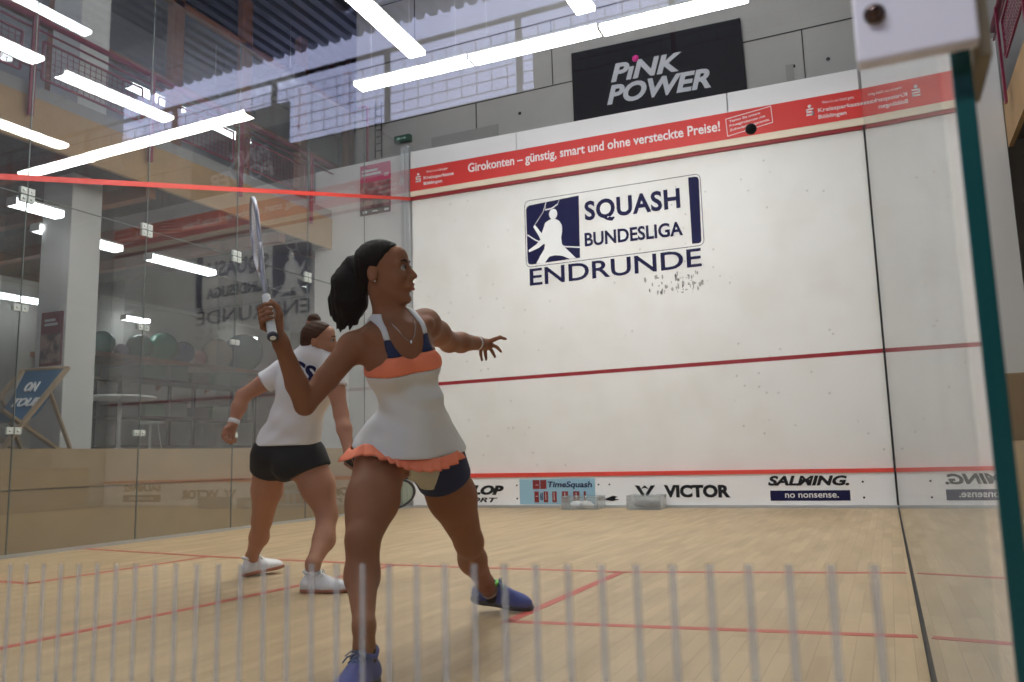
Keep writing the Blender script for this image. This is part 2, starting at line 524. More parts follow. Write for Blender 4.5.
# top board, three lengths with open joints
for i, (a, b) in enumerate(((0.0, 1.785), (1.80, 4.80), (4.815, 6.38))):
    zt = lambda x: 5.40 - 0.017 * x
    o = strip('top_board', a, b, zt(a) - 0.40, zt(b) - 0.40, zt(a), zt(b), FY - 0.04, FY + 0.17, M['white2'], wall_front)
XR = 6.40
ban = strip('advertising_banner', -0.004, XR, 4.761, 4.662, 5.121, 5.022, FY - 0.055, FY - 0.04, M['banner'])
tag(ban, 'long red advertising banner with white lettering along the top of the front wall', 'banner')
strip('cream_rail', -0.004, XR, 4.68, 4.568, 4.761, 4.662, FY - 0.05, FY, M['cream'], wall_front)
strip('out_line', -0.02, XR, 4.631, 4.522, 4.68, 4.568, FY - 0.03, FY, M['red'], wall_front)
strip('service_line', -0.02, XR, 1.752, 1.784, 1.802, 1.834, FY - 0.002, FY, M['red'], wall_front)
def banner_z(x, f):  # f 0..1 over banner height
    return 4.761 - 0.0155 * x + 0.36 * f
yb = FY - 0.055
wall_text('slogan', 'Girokonten – günstig, smart und ohne versteckte Preise!', 1.005, 4.70, 4.892, 4.815, 0.138, yb, M['paper'], ban, bold=0.016, caps='G')
for x in (0.10, 5.76):
    wall_text('small_motto', "Wenn's um Geld geht", x + 0.19, x + 0.56, banner_z(x, .70), banner_z(x + .5, .70), 0.032, yb, M['paper'], ban)
    wall_text('bank_name', 'Kreissparkasse', x + 0.14, x + 0.66, banner_z(x, .42), banner_z(x + .6, .42), 0.050, yb, M['paper'], ban, bold=0.012, caps='K')
    wall_text('bank_town', 'Böblingen', x + 0.14, x + 0.46, banner_z(x, .18), banner_z(x + .4, .18), 0.050, yb, M['paper'], ban, bold=0.012, caps='B')
    m = MB(); zz = banner_z(x, .36)   # bank emblem: a stylised S with a dot
    for (u0, u1, w0, w1) in ((0, .09, .0, .02), (.07, .09, .0, .055), (0, .09, .037, .055), (0, .02, .037, .09), (0, .09, .072, .09)):
        m.box(x + u0, x + u1, yb - .004, yb, zz + w0, zz + w1)
    m.lathe((x + .045, yb, zz + .12), [(.021, 0), (.021, .004)], 16, (0, -1, 0))
    m.build('bank_emblem', M['paper'], ban)
# framed small print
m = MB()
q = [(4.778, 4.96), (5.346, 5.019), (5.356, 4.803), (4.789, 4.726)]
for i in range(4):
    a = q[i]; b = q[(i + 1) % 4]
    m.beam((a[0], yb - .002, a[1]), (b[0], yb - .002, b[1]), 0.004, 0.008, (0, 0, 1) if i % 2 == 0 else (1, 0, 0))
m.build('print_frame', M['paper'], ban)
for i, (t, e) in enumerate((('Testen Sie unsere', .39), ('Privatgirokonten mit', .45), ('Zufriedenheitsgarantie.', .50))):
    z = 4.905 - i * 0.06
    wall_text('small_print', t, 4.82, 4.82 + e, z, z + 0.04 * e / .4, 0.030, yb, M['paper'], ban, bold=0.01)

# ---- league logo printed on the wall
yw = FY
def wpoly(name, pts, material, parent, t=0.003, y=FY):
    m = MB(); m.prism([(x, y, z) for x, z in pts], None, (0, -t, 0)); return m.build(name, material, parent)
logo = struct(wpoly('printed_league_logo', [(1.899, 4.20), (1.915, 4.235), (1.95, 4.253), (2.704, 4.281), (2.688, 3.392), (1.95, 3.385), (1.915, 3.40), (1.902, 3.44)], M['ink'], wall_front))
def lz(u, v):  # zoom-pixel of the emblem -> wall
    f = (u - 103) / 210.0
    top = 183 - 43 * f; bot = 410 - 25 * f
    g = (bot - v) / (bot - top)
    x = 1.901 + 0.795 * f
    return (x, 3.39 + g * (0.855 + 0.03 * f))
sil = [(178, 248), (192, 238), (205, 232), (222, 232), (236, 240), (245, 256), (246, 280), (240, 305), (243, 330), (262, 352), (296, 386), (272, 389), (240, 376), (212, 374), (190, 380), (172, 404), (138, 406), (156, 375), (172, 350), (176, 325), (150, 345), (110, 362), (108, 354), (140, 332), (158, 312), (150, 296), (130, 262), (139, 257), (163, 288), (172, 268)]
wpoly('player_silhouette', [lz(*p) for p in sil], M['paper'], logo, 0.0045)
m = MB()
c = lz(212, 212)
m.prism([(c[0] + .062 * math.cos(a * PI / 10), FY, c[1] + .078 * math.sin(a * PI / 10)) for a in range(20)], None, (0, -.0045, 0))
def wline(m, a, b, w=0.018, t=0.0045):
    a = lz(*a); b = lz(*b)
    m.beam((a[0], FY - t / 2, a[1]), (b[0], FY - t / 2, b[1]), t if abs(a[0] - b[0]) < abs(a[1] - b[1]) else w, w if abs(a[0] - b[0]) < abs(a[1] - b[1]) else t, (0, 1, 0))
for a, b in (((134, 260), (172, 205)), ((172, 205), (186, 160)), ((186, 160), (180, 196)), ((104, 294), (140, 316)), ((140, 316), (190, 334)), ((240, 340), (314, 344)), ((180, 196), (206, 190)), ((206, 190), (232, 172)), ((232, 172), (238, 155)), ((186, 160), (196, 152))):
    wline(m, a, b)
m.build('racket_and_lines', M['paper'], logo)
wpoly('logo_bar', [(4.238, 4.281), (4.34, 4.276), (4.365, 4.262), (4.376, 4.23), (4.362, 3.41), (4.35, 3.385), (4.32, 3.377), (4.24, 3.382)], M['ink'], logo)
m = MB()
def rr(x0, x1, z0l, z1l, z0r, z1r, r=0.07):
    pts = []
    for cx, zlo, sgn in ((x0, None, 0),): pass
    for (cx, cz, a0) in ((x1 - r, z1r - r, 0), (x0 + r, z1l - r, 90), (x0 + r, z0l + r, 180), (x1 - r, z0r + r, 270)):
        for k in range(5):
            a = math.radians(a0 + k * 22.5); pts.append((cx + r * math.cos(a), FY - .001, cz + r * math.sin(a)))
    return pts
m.tube(rr(1.878, 4.395, 3.352, 4.325, 3.345, 4.31), 0.004, 4, closed=True)
m.build('logo_outline', M['ink'], logo)
wall_text('logo_word_squash', 'SQUASH', 2.782, 4.115, 3.905, 3.888, 0.272, yw, M['ink'], logo, bold=0.030, caps='H', spacing=1.06)
wall_text('logo_word_bundesliga', 'BUNDESLIGA', 2.767, 4.13, 3.540, 3.513, 0.190, yw, M['ink'], logo, bold=0.026, caps='H')
wall_text('logo_word_endrunde', 'ENDRUNDE', 1.925, 4.349, 3.080, 3.070, 0.243, yw, M['ink'], logo, bold=0.012, caps='H')
# smear of rubbed paint below the logo
sm = MB(); random.seed(3)
for i in range(60):
    x = 3.50 + random.random() ** .7 * 0.85; z = 2.78 + random.random() * 0.26 - 0.05 * (x - 3.55); w = .006 + random.random() * .02; h = .012 + random.random() * .07
    k = 7; rr_ = [.6 + .4 * random.random() for _ in range(k)]
    sm.prism([(x + w * rr_[j] * math.cos(2 * PI * j / k), FY - .0004 - .00003 * i, z + h * .6 * rr_[j] * math.sin(2 * PI * j / k)) for j in range(k)], None, (0, .0003, 0))
M['smear'] = veil_mat('smear', (0.25, 0.25, 0.22), 0.22)
sm.build('scuff_marks', M['smear'], wall_front)

# ---- tin with advertising boards
m = MB(); m.box(0.0, XR, FY - 0.045, FY - .0005, 0.001, 0.42)
tin = m.build('tin_board', M['white2'])
tag(tin, 'low white board with sponsor names along the foot of the front wall', 'board')
strip('red_capping', 0.0, XR, 0.415, 0.405, 0.475, 0.45, FY - 0.06, FY, M['redbright'], tin)
m = MB(); m.box(0.0, XR, FY - 0.075, FY - 0.045, 0.0, 0.035)
m.build('floor_strip', M['alu'], tin)
yt = FY - 0.045
for x in (1.66, 2.84, 2.99, 6.05):
    for zz in (.30, .12):
        m = MB(); m.lathe((x, yt, zz), [(.012, 0), (.012, .005)], 12, (0, -1, 0)); m.build('screw', M['black'], tin)
wall_text('sponsor_name', 'DUNLOP', 0.40, 1.46, 0.19, 0.17, 0.13, yt, M['black'], tin, bold=0.06, shear=0.3, caps='D')
wall_text('sponsor_subtitle', 'SPORT', 0.72, 1.36, 0.08, 0.07, 0.065, yt, M['black'], tin, bold=0.03, shear=0.3, caps='S')
# blue panel
M['panelblue'] = mat('panel_blue', (0.30, 0.50, 0.62), 0.5); M['darkred'] = mat('panel_red', (0.22, 0.02, 0.02), 0.5)
m = MB(); m.box(1.70, 2.79, yt - .004, yt, 0.045, 0.385); tp = m.build('booking_panel', M['panelblue'], tin)
wall_text('panel_title', 'TimeSquash', 2.12, 2.75, 0.27, 0.265, 0.078, yt - .004, M['ink'], tp, bold=0.02, shear=0.15, caps='T')
m = MB()
for (a, b, c_, d) in ((1.90, .25, 2.0, .37), (2.01, .25, 2.10, .37), (1.92, .07, 1.985, .215), (2.055, .07, 2.12, .215), (2.18, .07, 2.245, .215), (2.32, .07, 2.41, .215), (2.48, .07, 2.57, .215), (2.63, .07, 2.66, .215)):
    m.box(a, c_, yt - .007, yt - .004, b, d)
m.build('panel_grid', M['darkred'], tp)
m = MB()
for (a, b, c_, d) in ((1.935, .15, 1.97, .156), (1.94, .30, 1.98, .306), (2.35, .145, 2.39, .151), (2.36, .09, 2.366, .2), (2.51, .145, 2.55, .151), (2.52, .09, 2.526, .2), (2.205, .1, 2.21, .2), (2.085, .1, 2.09, .2)):
    m.box(a, c_, yt - .009, yt - .007, b, d)
m.build('panel_marks', M['paper'], tp)
wall_text('panel_small_letters', 'AB', 1.998, 2.045, 0.10, 0.10, 0.10, yt - .004, M['ink'], tp, bold=0.02, caps='A')
# VICTOR
wall_text('sponsor_name', 'VICTOR', 3.71, 4.54, 0.13, 0.125, 0.155, yt, M['black'], tin, bold=0.05, caps='I')
m = MB()
def flat(pts, t=.003): m.prism([(x, yt, z) for x, z in pts], None, (0, -t, 0))
flat([(3.33, .285), (3.39, .28), (3.455, .17), (3.44, .15), (3.42, .15)]); flat([(3.60, .285), (3.54, .28), (3.468, .17), (3.48, .15), (3.50, .15)])
flat([(3.405, .235), (3.46, .285), (3.52, .235), (3.46, .25)])
m.build('bird_mark', M['black'], tin)
# small swoosh left of it
m = MB(); flat([(2.90, .105), (3.03, .155), (3.10, .14), (3.05, .12), (3.12, .105), (3.02, .085)]); m.build('arrow_mark', M['black'], tin)
wall_text('sponsor_name', 'SALMING.', 4.99, 5.905, 0.265, 0.26, 0.115, yt, M['black'], tin, bold=0.045, shear=0.25, caps='H')
m = MB(); m.box(5.01, 5.905, yt - .003, yt, 0.085, 0.205); bx = m.build('slogan_bar', M['ink'], tin)
wall_text('sponsor_slogan', 'no nonsense.', 5.18, 5.78, 0.12, 0.12, 0.075, yt - .003, M['paper'], bx, bold=0.012, caps='H')

# ---- clear plastic boxes at the foot of the tin
M['clear'] = glass_mat('clear_plastic', (0.9, 0.92, 0.92), 0.10, (0.8, 0.8, 0.8))
def tray(x0, x1, y0, y1, h, label):
    t = 0.006; m = MB()
    m.box(x0, x1, y0, y1, 0.001, t + .001)
    m.box(x0, x1, y0, y0 + t, t, h); m.box(x0, x1, y1 - t, y1, t, h); m.box(x0, x0 + t, y0, y1, t, h); m.box(x1 - t, x1, y0, y1, t, h)
    m.tube([(x0, y0, h), (x1, y0, h), (x1, y1, h), (x0, y1, h)], 0.006, 6, closed=True)
    o = m.build('plastic_box', M['clear']); tag(o, label, 'box', 'clear boxes in front of the tin'); return o
tray(2.46, 2.95, 9.30, 9.62, 0.16, 'clear plastic box holding a white towel, under the blue panel')
tray(3.33, 3.76, 9.30, 9.62, 0.17, 'clear plastic box holding a grey cloth, in front of the bird mark')
def cloth_lump(name, c, r, material, label, seed):
    random.seed(seed)
    f = Field((c[0] - .26, c[1] - .2, 0.0), (c[0] + .26, c[1] + .2, .3), 0.012)
    I = np.eye(3)
    for i in range(9):
        p = (c[0] + random.uniform(-1, 1) * r[0] * .62, c[1] + random.uniform(-1, 1) * r[1] * .5, 0.045 + random.random() * r[2])
        f.ell(p, I, (.075, .055, .035 - (.0)), .02)
    g = f.grid(); f.d = np.maximum(f.d, 0.012 - g[2])
    o = f.build(name, material); tag(o, label, 'cloth'); return o
M['towel'] = mat('towel_white', (0.75, 0.75, 0.76), 0.9, bump=(60, .4)); M['greycloth'] = mat('cloth_grey', (0.2, 0.2, 0.21), 0.9)
cloth_lump('towel', (2.70, 9.46), (.2, .1, .03), M['towel'], 'crumpled white towel lying in the left clear box', 1)
cloth_lump('cloth', (3.55, 9.46), (.17, .1, .05), M['greycloth'], 'crumpled grey cloth lying in the right clear box', 2)

# =================================================================== GLASS WALLS
# left side wall
TOPZ = 5.45
JY = [0.0, 1.2, 2.42, 3.62, 4.84, 6.05, 7.27, 8.49, 9.68]
m = MB(); m.box(-0.03, 0.0, 0.0, 9.68, 0.0, 0.03)
wall_left = struct(m.build('wall_left', M['alu']), 'tall glass side wall on the left of the court')
HJ = 2.955
for a, b in zip(JY[:-1], JY[1:]):
    for z0, z1 in ((0.03, HJ - .003), (HJ + .003, TOPZ)):
        m = MB(); m.box(-0.014, -0.002, a + .004, b - .004, z0, z1); m.build('glass_pane', M['glassL'], wall_left)
M['joint'] = mat('joint_seal', (0.13, 0.15, 0.14), 0.5)
m = MB()
for y in JY[1:-1]: m.box(-0.013, -0.003, y - .004, y + .004, 0.03, TOPZ)
m.box(-0.013, -0.003, 0, 9.68, HJ - .003, HJ + .003)
m.build('joint_seal', M['joint'], wall_left)
# clamps at the joints: four-plate ones at the crossings, pairs lower down
def clamp(y, z, four):
    m = MB()
    for dy in (-.062, .006) :
        for dz in ((-.062, .006) if four else (-.028,)):
            m.box(-0.002, 0.006, y + dy, y + dy + .056, z + dz, z + dz + .056)
            m.lathe((0.006, y + dy + .028, z + dz + .028), [(.010, 0), (.010, .004)], 10, (1, 0, 0))
            m.box(-0.026, -0.014, y + dy, y + dy + .056, z + dz, z + dz + .056)
    m.build('clamp_plate', M['clampL'], wall_left)
for y in JY[1:-1]:
    clamp(y, HJ, True); clamp(y, 2.0, False); clamp(y, 1.0, False)
# glass fins outside stiffen the wall
for y in JY[1:-1]:
    m = MB(); m.box(-0.26, -0.016, y - .006, y + .006, DECK, 2.85); m.build('glass_fin', M['glassL'], wall_left)
# side line: red tape on the glass
m = MB()
def zred(y): return 4.635 - (FY - y) * 0.2540
m.hexa([(0.0, 0.0, zred(0) - .0), (0.0, 9.7, zred(9.7)), (0.003, 0.0, zred(0)), (0.003, 9.7, zred(9.7)),
        (0.0, 0.0, zred(0) + .05), (0.0, 9.7, zred(9.7) + .05), (0.003, 0.0, zred(0) + .05), (0.003, 9.7, zred(9.7) + .05)])
M['tape'] = mat('side_line_red', (0.62, 0.05, 0.035), 0.5)
m.build('side_line', M['tape'], wall_left)

# right side wall, very slightly skewed like the real one
def xr(y): return 6.434 - 0.034 * y / FY
m = MB()
y0, y1 = 0.0, 9.68
m.hexa([(xr(y0), y0, -.0), (xr(y0) + .014, y0, 0), (xr(y1), y1, 0), (xr(y1) + .014, y1, 0), (xr(y0), y0, 0.012), (xr(y0) + .014, y0, .012), (xr(y1), y1, .012), (xr(y1) + .014, y1, .012)])
wall_right = struct(m.build('wall_right', M['joint']), 'glass side wall on the right of the court')
JR = [0.002, 1.25, 2.5, 3.7, 4.9, 6.1, 7.3, 8.5, 9.68]
for a, b in zip(JR[:-1], JR[1:]):
    for z0, z1 in ((0.012, TOPZ),):
        a_ = a; b_ = b - .001
        m = MB()
        m.hexa([(xr(a_), a_, z0), (xr(a_) + .014, a_, z0), (xr(b_), b_, z0), (xr(b_) + .014, b_, z0), (xr(a_), a_, z1), (xr(a_) + .014, a_, z1), (xr(b_), b_, z1), (xr(b_) + .014, b_, z1)])
        m.build('glass_pane', M['glassR'], wall_right)
m = MB(); m.box(xr(9.7) - .012, xr(9.7), 9.69, 9.70, 0, 4.55)
m.hexa([(xr(y0) - .008, y0, 0.0), (xr(y0), y0, 0), (xr(y1) - .008, y1, 0), (xr(y1), y1, 0), (xr(y0) - .008, y0, 0.012), (xr(y0), y0, .012), (xr(y1) - .008, y1, .012), (xr(y1), y1, .012)])
m.build('corner_seal', M['black'], wall_right)
# polished green edge of the nearest pane
m = MB(); m.box(xr(0) - .0002, xr(0) + .0142, -0.004, 0.0015, 0.012, 2.6); m.build('polished_edge', M['edge'], wall_right, bevel=0.001)

# back wall of glass (the picture is taken through it)
m = MB(); m.box(0.0, 6.42, -0.012, 0.0, 0.0, 0.02)
wall_back = struct(m.build('wall_back', M['alu']), 'glass back wall of the court with frosted stripes')
for a, b in ((0.0, 1.6), (1.605, 3.2), (3.205, 4.8), (4.805, 6.425)):
    m = MB(); m.box(a, b, -0.012, 0.0, 0.02, 2.13); m.build('glass_pane', M['glassB'], wall_back)
M['frost'] = veil_mat('frosted_stripe', (0.56, 0.57, 0.60), 0.36)
m = MB(); x = 6.346; i = 0
while x > 4.3:
    s = (6.346 - x) * 0.028
    m.box(x - .0033, x + .0033, -.0135, -.0125, 0.15, 0.598 - s); x -= 0.0313
m.build('frosted_stripes', M['frost'], wall_back)
# corner clamp holding back and side glass
cl = MB(); cl.box(6.366, 6.453, -0.030, -0.0136, 0.992, 1.115)
clo = cl.build('corner_clamp', M['clamp'], bevel=0.003)
tag(clo, 'pale metal corner clamp with one round bolt at the top of the green glass edge', 'clamp')
m = MB(); m.ball((6.3815, -0.034, 1.031), (.0065, .006, .0065), 20, 12); m.lathe((6.3815, -.030, 1.031), [(.008, 0), (.008, .0025)], 20, (0, -1, 0))
M['bolt'] = mat('bolt_brown', (0.12, 0.08, 0.07), 0.25, 0.8)
m.build('bolt', M['bolt'], clo)
m = MB(); m.box(6.4495, 6.462, -0.0136, 0.085, 0.985, 1.115)
M['clampb'] = mat('clamp_brown', (0.30, 0.25, 0.17), 0.5)
m.build('side_leaf', M['clampb'], clo, bevel=0.002)

# =================================================================== RAISED FLOORS, BALCONIES
def deck_mat():
    m = mat('deck_board', (0.43, 0.32, 0.19), 0.6, noise=(5, 0.16)); return m
M['deckboard'] = deck_mat()
m = MB(); m.box(-9.0, -0.27, -3.0, 16.0, 0.0, DECK)
struct(m.build('floor_outside_left', M['deckgrey']), 'raised grey floor left of the court')
m = MB()
m.box(-0.27, -0.25, -3.0, 9.7, 0.0, 0.515); m.box(-0.27, -0.245, -3.0, 9.7, 0.525, DECK + .003)
struct(m.build('trim_2', M['deckboard']), 'tan wooden boards facing the raised floor left of the court')
m = MB(); m.box(6.85, 11.0, -3.0, 9.75, 0.0, 0.70)
struct(m.build('floor_outside_right', M['deckboard']), 'raised wooden floor right of the court')
# mezzanine slabs
def mezz(x0, x1, xf, y0, y1, side):
    m = MB(); m.box(x0, x1, y0, y1, 4.10, 4.60)
    struct(m.build('ceiling_under_balcony_' + side, M['soffit']), 'dark ceiling under the %s balcony' % side)
mezz(-9.0, -1.55, 0, -3.0, 9.75, 'left')
m = MB(); m.box(-1.55, -1.50, -3.0, 9.78, 4.06, 4.56); m.box(-1.84, -1.50, 9.75, 9.95, 4.06, 4.56)
struct(m.build('trim_3', M['wood']), 'wooden fascia board of the left balcony')
m = MB(); m.box(-1.53, -1.51, -3.0, 9.75, 4.561, 4.70)
struct(m.build('trim_5', M['plaster']), 'pale kick board above the left balcony fascia')
mezz(7.92, 11.0, 0, -3.0, 9.75, 'right')
m = MB(); m.box(7.87, 7.92, -3.0, 9.75, 4.02, 4.56)
struct(m.build('trim_4', M['wood']), 'wooden fascia board of the right balcony')
# joists below the balconies
for side, xa, xb in (('left', -9.0, -1.6), ('right', 7.95, 11.0)):
    for k in range(9):
        y = -1.0 + k * 1.2
        m = MB(); m.box(xa, xb, y, y + .14, 3.94, 4.10)
        struct(m.build('trim_%d' % (10 + k + (20 if side == 'right' else 0)), M['darkwood']))

def railing(x, y0, y1, side, spacing=1.5, phase=0.06, z=4.56, name='balcony_railing', label=''):
    """posts, top and bottom rails, framed mesh infill; runs along y at x"""
    root = empty(name, (x, (y0 + y1) / 2, z)); tag(root, label, 'railing')
    m = MB(); m.tube([(x, y0, z + .80), (x, y1, z + .80)], 0.034, 10); m.build('handrail', M['burgundy'], root)
    m = MB(); m.tube([(x, y0, z + .68), (x, y1, z + .68)], 0.013, 8); m.build('upper_rail', M['burgundy'], root)
    y = y0 + phase
    ys = []
    while y <= y1 + .01: ys.append(y); y += spacing
    for y in ys:
        m = MB(); m.box(x - .012 + side * .03, x + .012 + side * .03, y - .03, y + .03, z - .30, z + .80)
        m.build('post', M['burgundy'], root)
    for a, b in zip(ys[:-1], ys[1:]):
        m = MB(); a += .12; b -= .12; lo, hi = z + .16, z + .58
        for zz in (lo, hi): m.beam((x, a, zz), (x, b, zz), .02, .02)
        for yy in (a, b): m.beam((x, yy, lo), (x, yy, hi), .02, .02)
        n = int((b - a) / .07)
        for i in range(1, n): yy = a + (b - a) * i / n; m.beam((x, yy, lo), (x, yy, hi), .005, .005)
        for i in range(1, 6): zz = lo + (hi - lo) * i / 6; m.beam((x, a, zz), (x, b, zz), .005, .005)
        m.beam((x, a - .12, lo + .08), (x, a, lo + .08), .012, .012); m.beam((x, b + .12, lo + .08), (x, b, lo + .08), .012, .012)
        m.build('mesh_panel', M['burgundy'], root)
    return root
railing(-1.47, -1.5, 9.72, 1, 1.52, 0.0, 4.62, label='burgundy steel railing with mesh panels on the left balcony')
railing(7.84, -1.5, 9.70, -1, 1.52, 0.0, 4.62, label='burgundy steel railing with mesh panels on the right balcony')

# column and rooms at the left
m = MB(); m.box(-2.50, -2.0, 5.52, 5.92, DECK, 4.10); m.box(-2.50, -2.0, 5.52, 5.92, 4.60, 9.0)
col_o = m.build('trim_6', M['column'], bevel=0.01); struct(col_o, 'square white column standing left of the court')
# back wall of the side hall, lower and upper
m = MB(); m.box(-9.1, -9.0, -3.0, 16.0, DECK, 9.2)
struct(m.build('wall_hall_left', M['plaster']), 'grey wall at the far left of the hall')
m = MB(); m.box(-9.0, -1.35, 15.9, 16.0, DECK, 9.2)
struct(m.build('wall_hall_far', M['plaster']), 'grey far wall of the side hall')
m = MB(); m.box(-7.1, -7.0, 6.5, 16.0, DECK, 3.9); m.box(-7.0, -6.97, 6.5, 16, 3.86, 3.94)
struct(m.build('wall_gym', mat('gym_wall', (0.42, 0.41, 0.39), 0.8)), 'pale gym wall behind the exercise balls')
# concrete wall behind the front wall
m = MB(); m.box(-1.35, 11.0, 10.2, 10.4, 0.0, 9.2); m.box(-1.35, -1.15, 10.4, 16.0, DECK, 9.2)
conc = struct(m.build('wall_concrete', M['concrete']), 'grey concrete wall above the court')
m = MB()
for z in (6.20, 7.25, 8.3): m.box(-1.3, 11.0, 10.192, 10.2, z, z + .012)
for x, za, zb in ((0.9, 5.2, 6.2), (5.75, 5.2, 6.2), (2.2, 6.2, 7.25), (7.2, 6.2, 7.25), (4.3, 7.25, 8.3), (-.2, 7.25, 8.3)): m.box(x, x + .012, 10.192, 10.2, za, zb)
m.build('panel_joint', M['black'], conc)
m = MB()
for x, z in ((1.65, 5.88), (5.62, 5.72), (6.05, 5.72)): m.lathe((x, 10.199, z), [(.025, 0), (.025, .004)], 12, (0, -1, 0))
m.build('anchor_hole', M['black'], conc)
# darker poured bands in the concrete, as in the photograph
M['conc2'] = mat('concrete_dark', (0.24, 0.23, 0.22), 0.85, noise=(2, .15))
m = MB(); m.box(0.1, 1.28, 10.185, 10.2, 5.2, 5.78); m.box(5.52, 5.62, 10.185, 10.2, 5.2, 5.75); m.build('dark_panel', M['conc2'], conc)
m = MB(); m.box(9.9, 10.0, -3, 10.2, 0.7, 9.2)
struct(m.build('wall_hall_right', M['plaster']), 'grey wall at the far right of the hall')

# roof
def roof_mat():
    m = mat('roof_sheet', (0.16, 0.17, 0.21), 0.4, 0.3); return m
m = MB()
vs = []; fs = []
n = 0
x = -9.0
prof = []
while x < 11.0:
    prof += [(x, 9.0), (x + .14, 9.0), (x + .17, 9.09), (x + .25, 9.09)]; x += .28
for y in (-12.0, 16.0): vs += [(a, y, b) for a, b in prof]
k = len(prof)
for y in (-12.0, 16.0): vs += [(a, y, b + .05) for a, b in prof]
for i in range(k - 1): fs += [(i, i + 1, k + i + 1, k + i), (2 * k + i, 3 * k + i, 3 * k + i + 1, 2 * k + i + 1)]
m.add(vs, fs)
struct(m.build('ceiling', roof_mat(), fix=False), 'dark ribbed metal roof of the hall')
# timber posts and rails of the upper glazed screen at the left
for i, y in enumerate((3.3, 4.82, 6.36, 8.38, 9.94, 11.5, 13.05)):
    m = MB(); m.box(-3.66, -3.5, y - .10, y + .10, 4.6, 9.0)
    struct(m.build('trim_%d' % (50 + i), M['darkwood']), 'dark timber post of the upper screen')
for i, z in enumerate((4.62, 6.62, 8.05)):
    m = MB(); m.box(-3.60, -3.50, -3.0, 15.9, z, z + .12)
    struct(m.build('trim_%d' % (60 + i), M['darkwood']), 'dark timber rail of the upper screen')
m = MB(); m.box(-3.56, -3.55, -3.0, 15.9, 4.75, 9.0)
struct(m.build('window_2', M['glassB']), 'glazing of the upper timber screen')
# upper room: partition with dark windows
m = MB(); m.box(-6.1, -6.0, -3, 16, 4.6, 9.0)
struct(m.build('wall_upper_room', mat('upper_wall', (0.36, 0.35, 0.40), .8)), 'grey wall of the upper room')

# spectator side behind the camera (seen as reflections in the glass)
m = MB(); m.box(-9.0, 11.0, -12.0, -11.9, 0.0, 7.0); m.box(-9.0, -4.2, -12.0, -11.9, 7.0, 8.0); m.box(9.0, 11.0, -12.0, -11.9, 7.0, 9.2); m.box(1.2, 9.0, -12.0, -11.9, 7.0, 8.0)
struct(m.build('wall_rear', M['plaster']), 'wall behind the spectators')
M['sky'] = mat('daylit_pane', (0.5, 0.5, 0.6), 0.5, emit=(0.62, 0.66, 1.0), estr=5.0)
for i, (x, xe, zb) in enumerate(((-4.2, 1.2, 7.0), (1.2, 9.0, 8.0), (-9.0, -4.2, 8.0))):
    m = MB(); m.box(x, xe, -11.96, -11.94, zb, 9.1)
    struct(m.build('window_%d' % (10 + i), M['sky']), 'daylit window high behind the spectators')
m = MB(); m.box(-9.0, 11.0, -11.9, -7.0, 4.1, 4.6)
struct(m.build('floor_spectator_balcony', M['plaster']), 'spectator balcony behind the camera')
m = MB(); m.box(-9.0, 11.0, -12, -3.0, -.1, 0.0)
struct(m.build('floor_spectators', M['deckgrey']), 'floor behind the camera')
for side, x in (('left', -9.1), ('right', 10.9)):
    m = MB(); m.box(x, x + .1, -12, -3.0, 0, 9.2)
    struct(m.build('wall_rear_' + side, M['plaster']))
root = empty('balcony_railing', (1, -7.0, 4.6)); tag(root, 'railing of the spectator balcony behind the camera', 'railing')
m = MB(); m.tube([(-8.9, -7.05, 5.5), (9.9, -7.05, 5.5)], .03, 8); m.build('handrail', M['burgundy'], root)
m = MB()
for i in range(100):
    xx = -8.9 + i * .19; m.beam((xx, -7.05, 4.7), (xx, -7.05, 5.35), .006, .006)
for zz in (4.7, 4.83, 4.96, 5.09, 5.22, 5.35): m.beam((-8.9, -7.05, zz), (9.9, -7.05, zz), .008, .008)
for i in range(12): xx = -8.9 + i * 1.7; m.box(xx, xx + .05, -7.08, -7.02, 4.3, 5.5)
m.build('mesh_panel', M['burgundy'], root)

# =================================================================== LAMPS
def lamp_proto(L, name, material, label, cat='ceiling light', w=0.20, h=0.075, cable=True):
    root = empty(name, (0, 0, 0)); tag(root, label, cat)
    m = MB(); m.box(-L / 2, L / 2, -w / 2, w / 2, -h / 2 + .012, h / 2 - .014); d = m.build('diffuser', material, root, bevel=.01)
    m = MB(); m.box(-L / 2, L / 2, -w / 2 * .96, w / 2 * .96, h / 2 - .014, h / 2 + .01)
    m.box(-L / 2 - .012, -L / 2, -w / 2, w / 2, -h / 2 + .01, h / 2); m.box(L / 2, L / 2 + .012, -w / 2, w / 2, -h / 2 + .01, h / 2)
    m.build('housing', M['housing'], root)
    if cable:
        for s in (-1, 1):
            m = MB(); m.tube([(s * L * .38, 0, h / 2), (s * L * .38, 0, 3.8)], .003, 6); m.build('hanging_wire', M['steel'], root)
    return root
def place(root, loc, rz, label=None, group=None):
    root.location = loc; root.rotation_euler = (0, 0, rz)
    if label: root['label'] = label
    if group: root['group'] = group
LZ = 5.2
A = lamp_proto(1.51, 'hanging_light', M['tube'], '')
g = 'fluorescent lights hanging over the court'
place(A, (1.60, 7.15, LZ), 0.02, 'left fixture of the three joined in a row across the court', g)
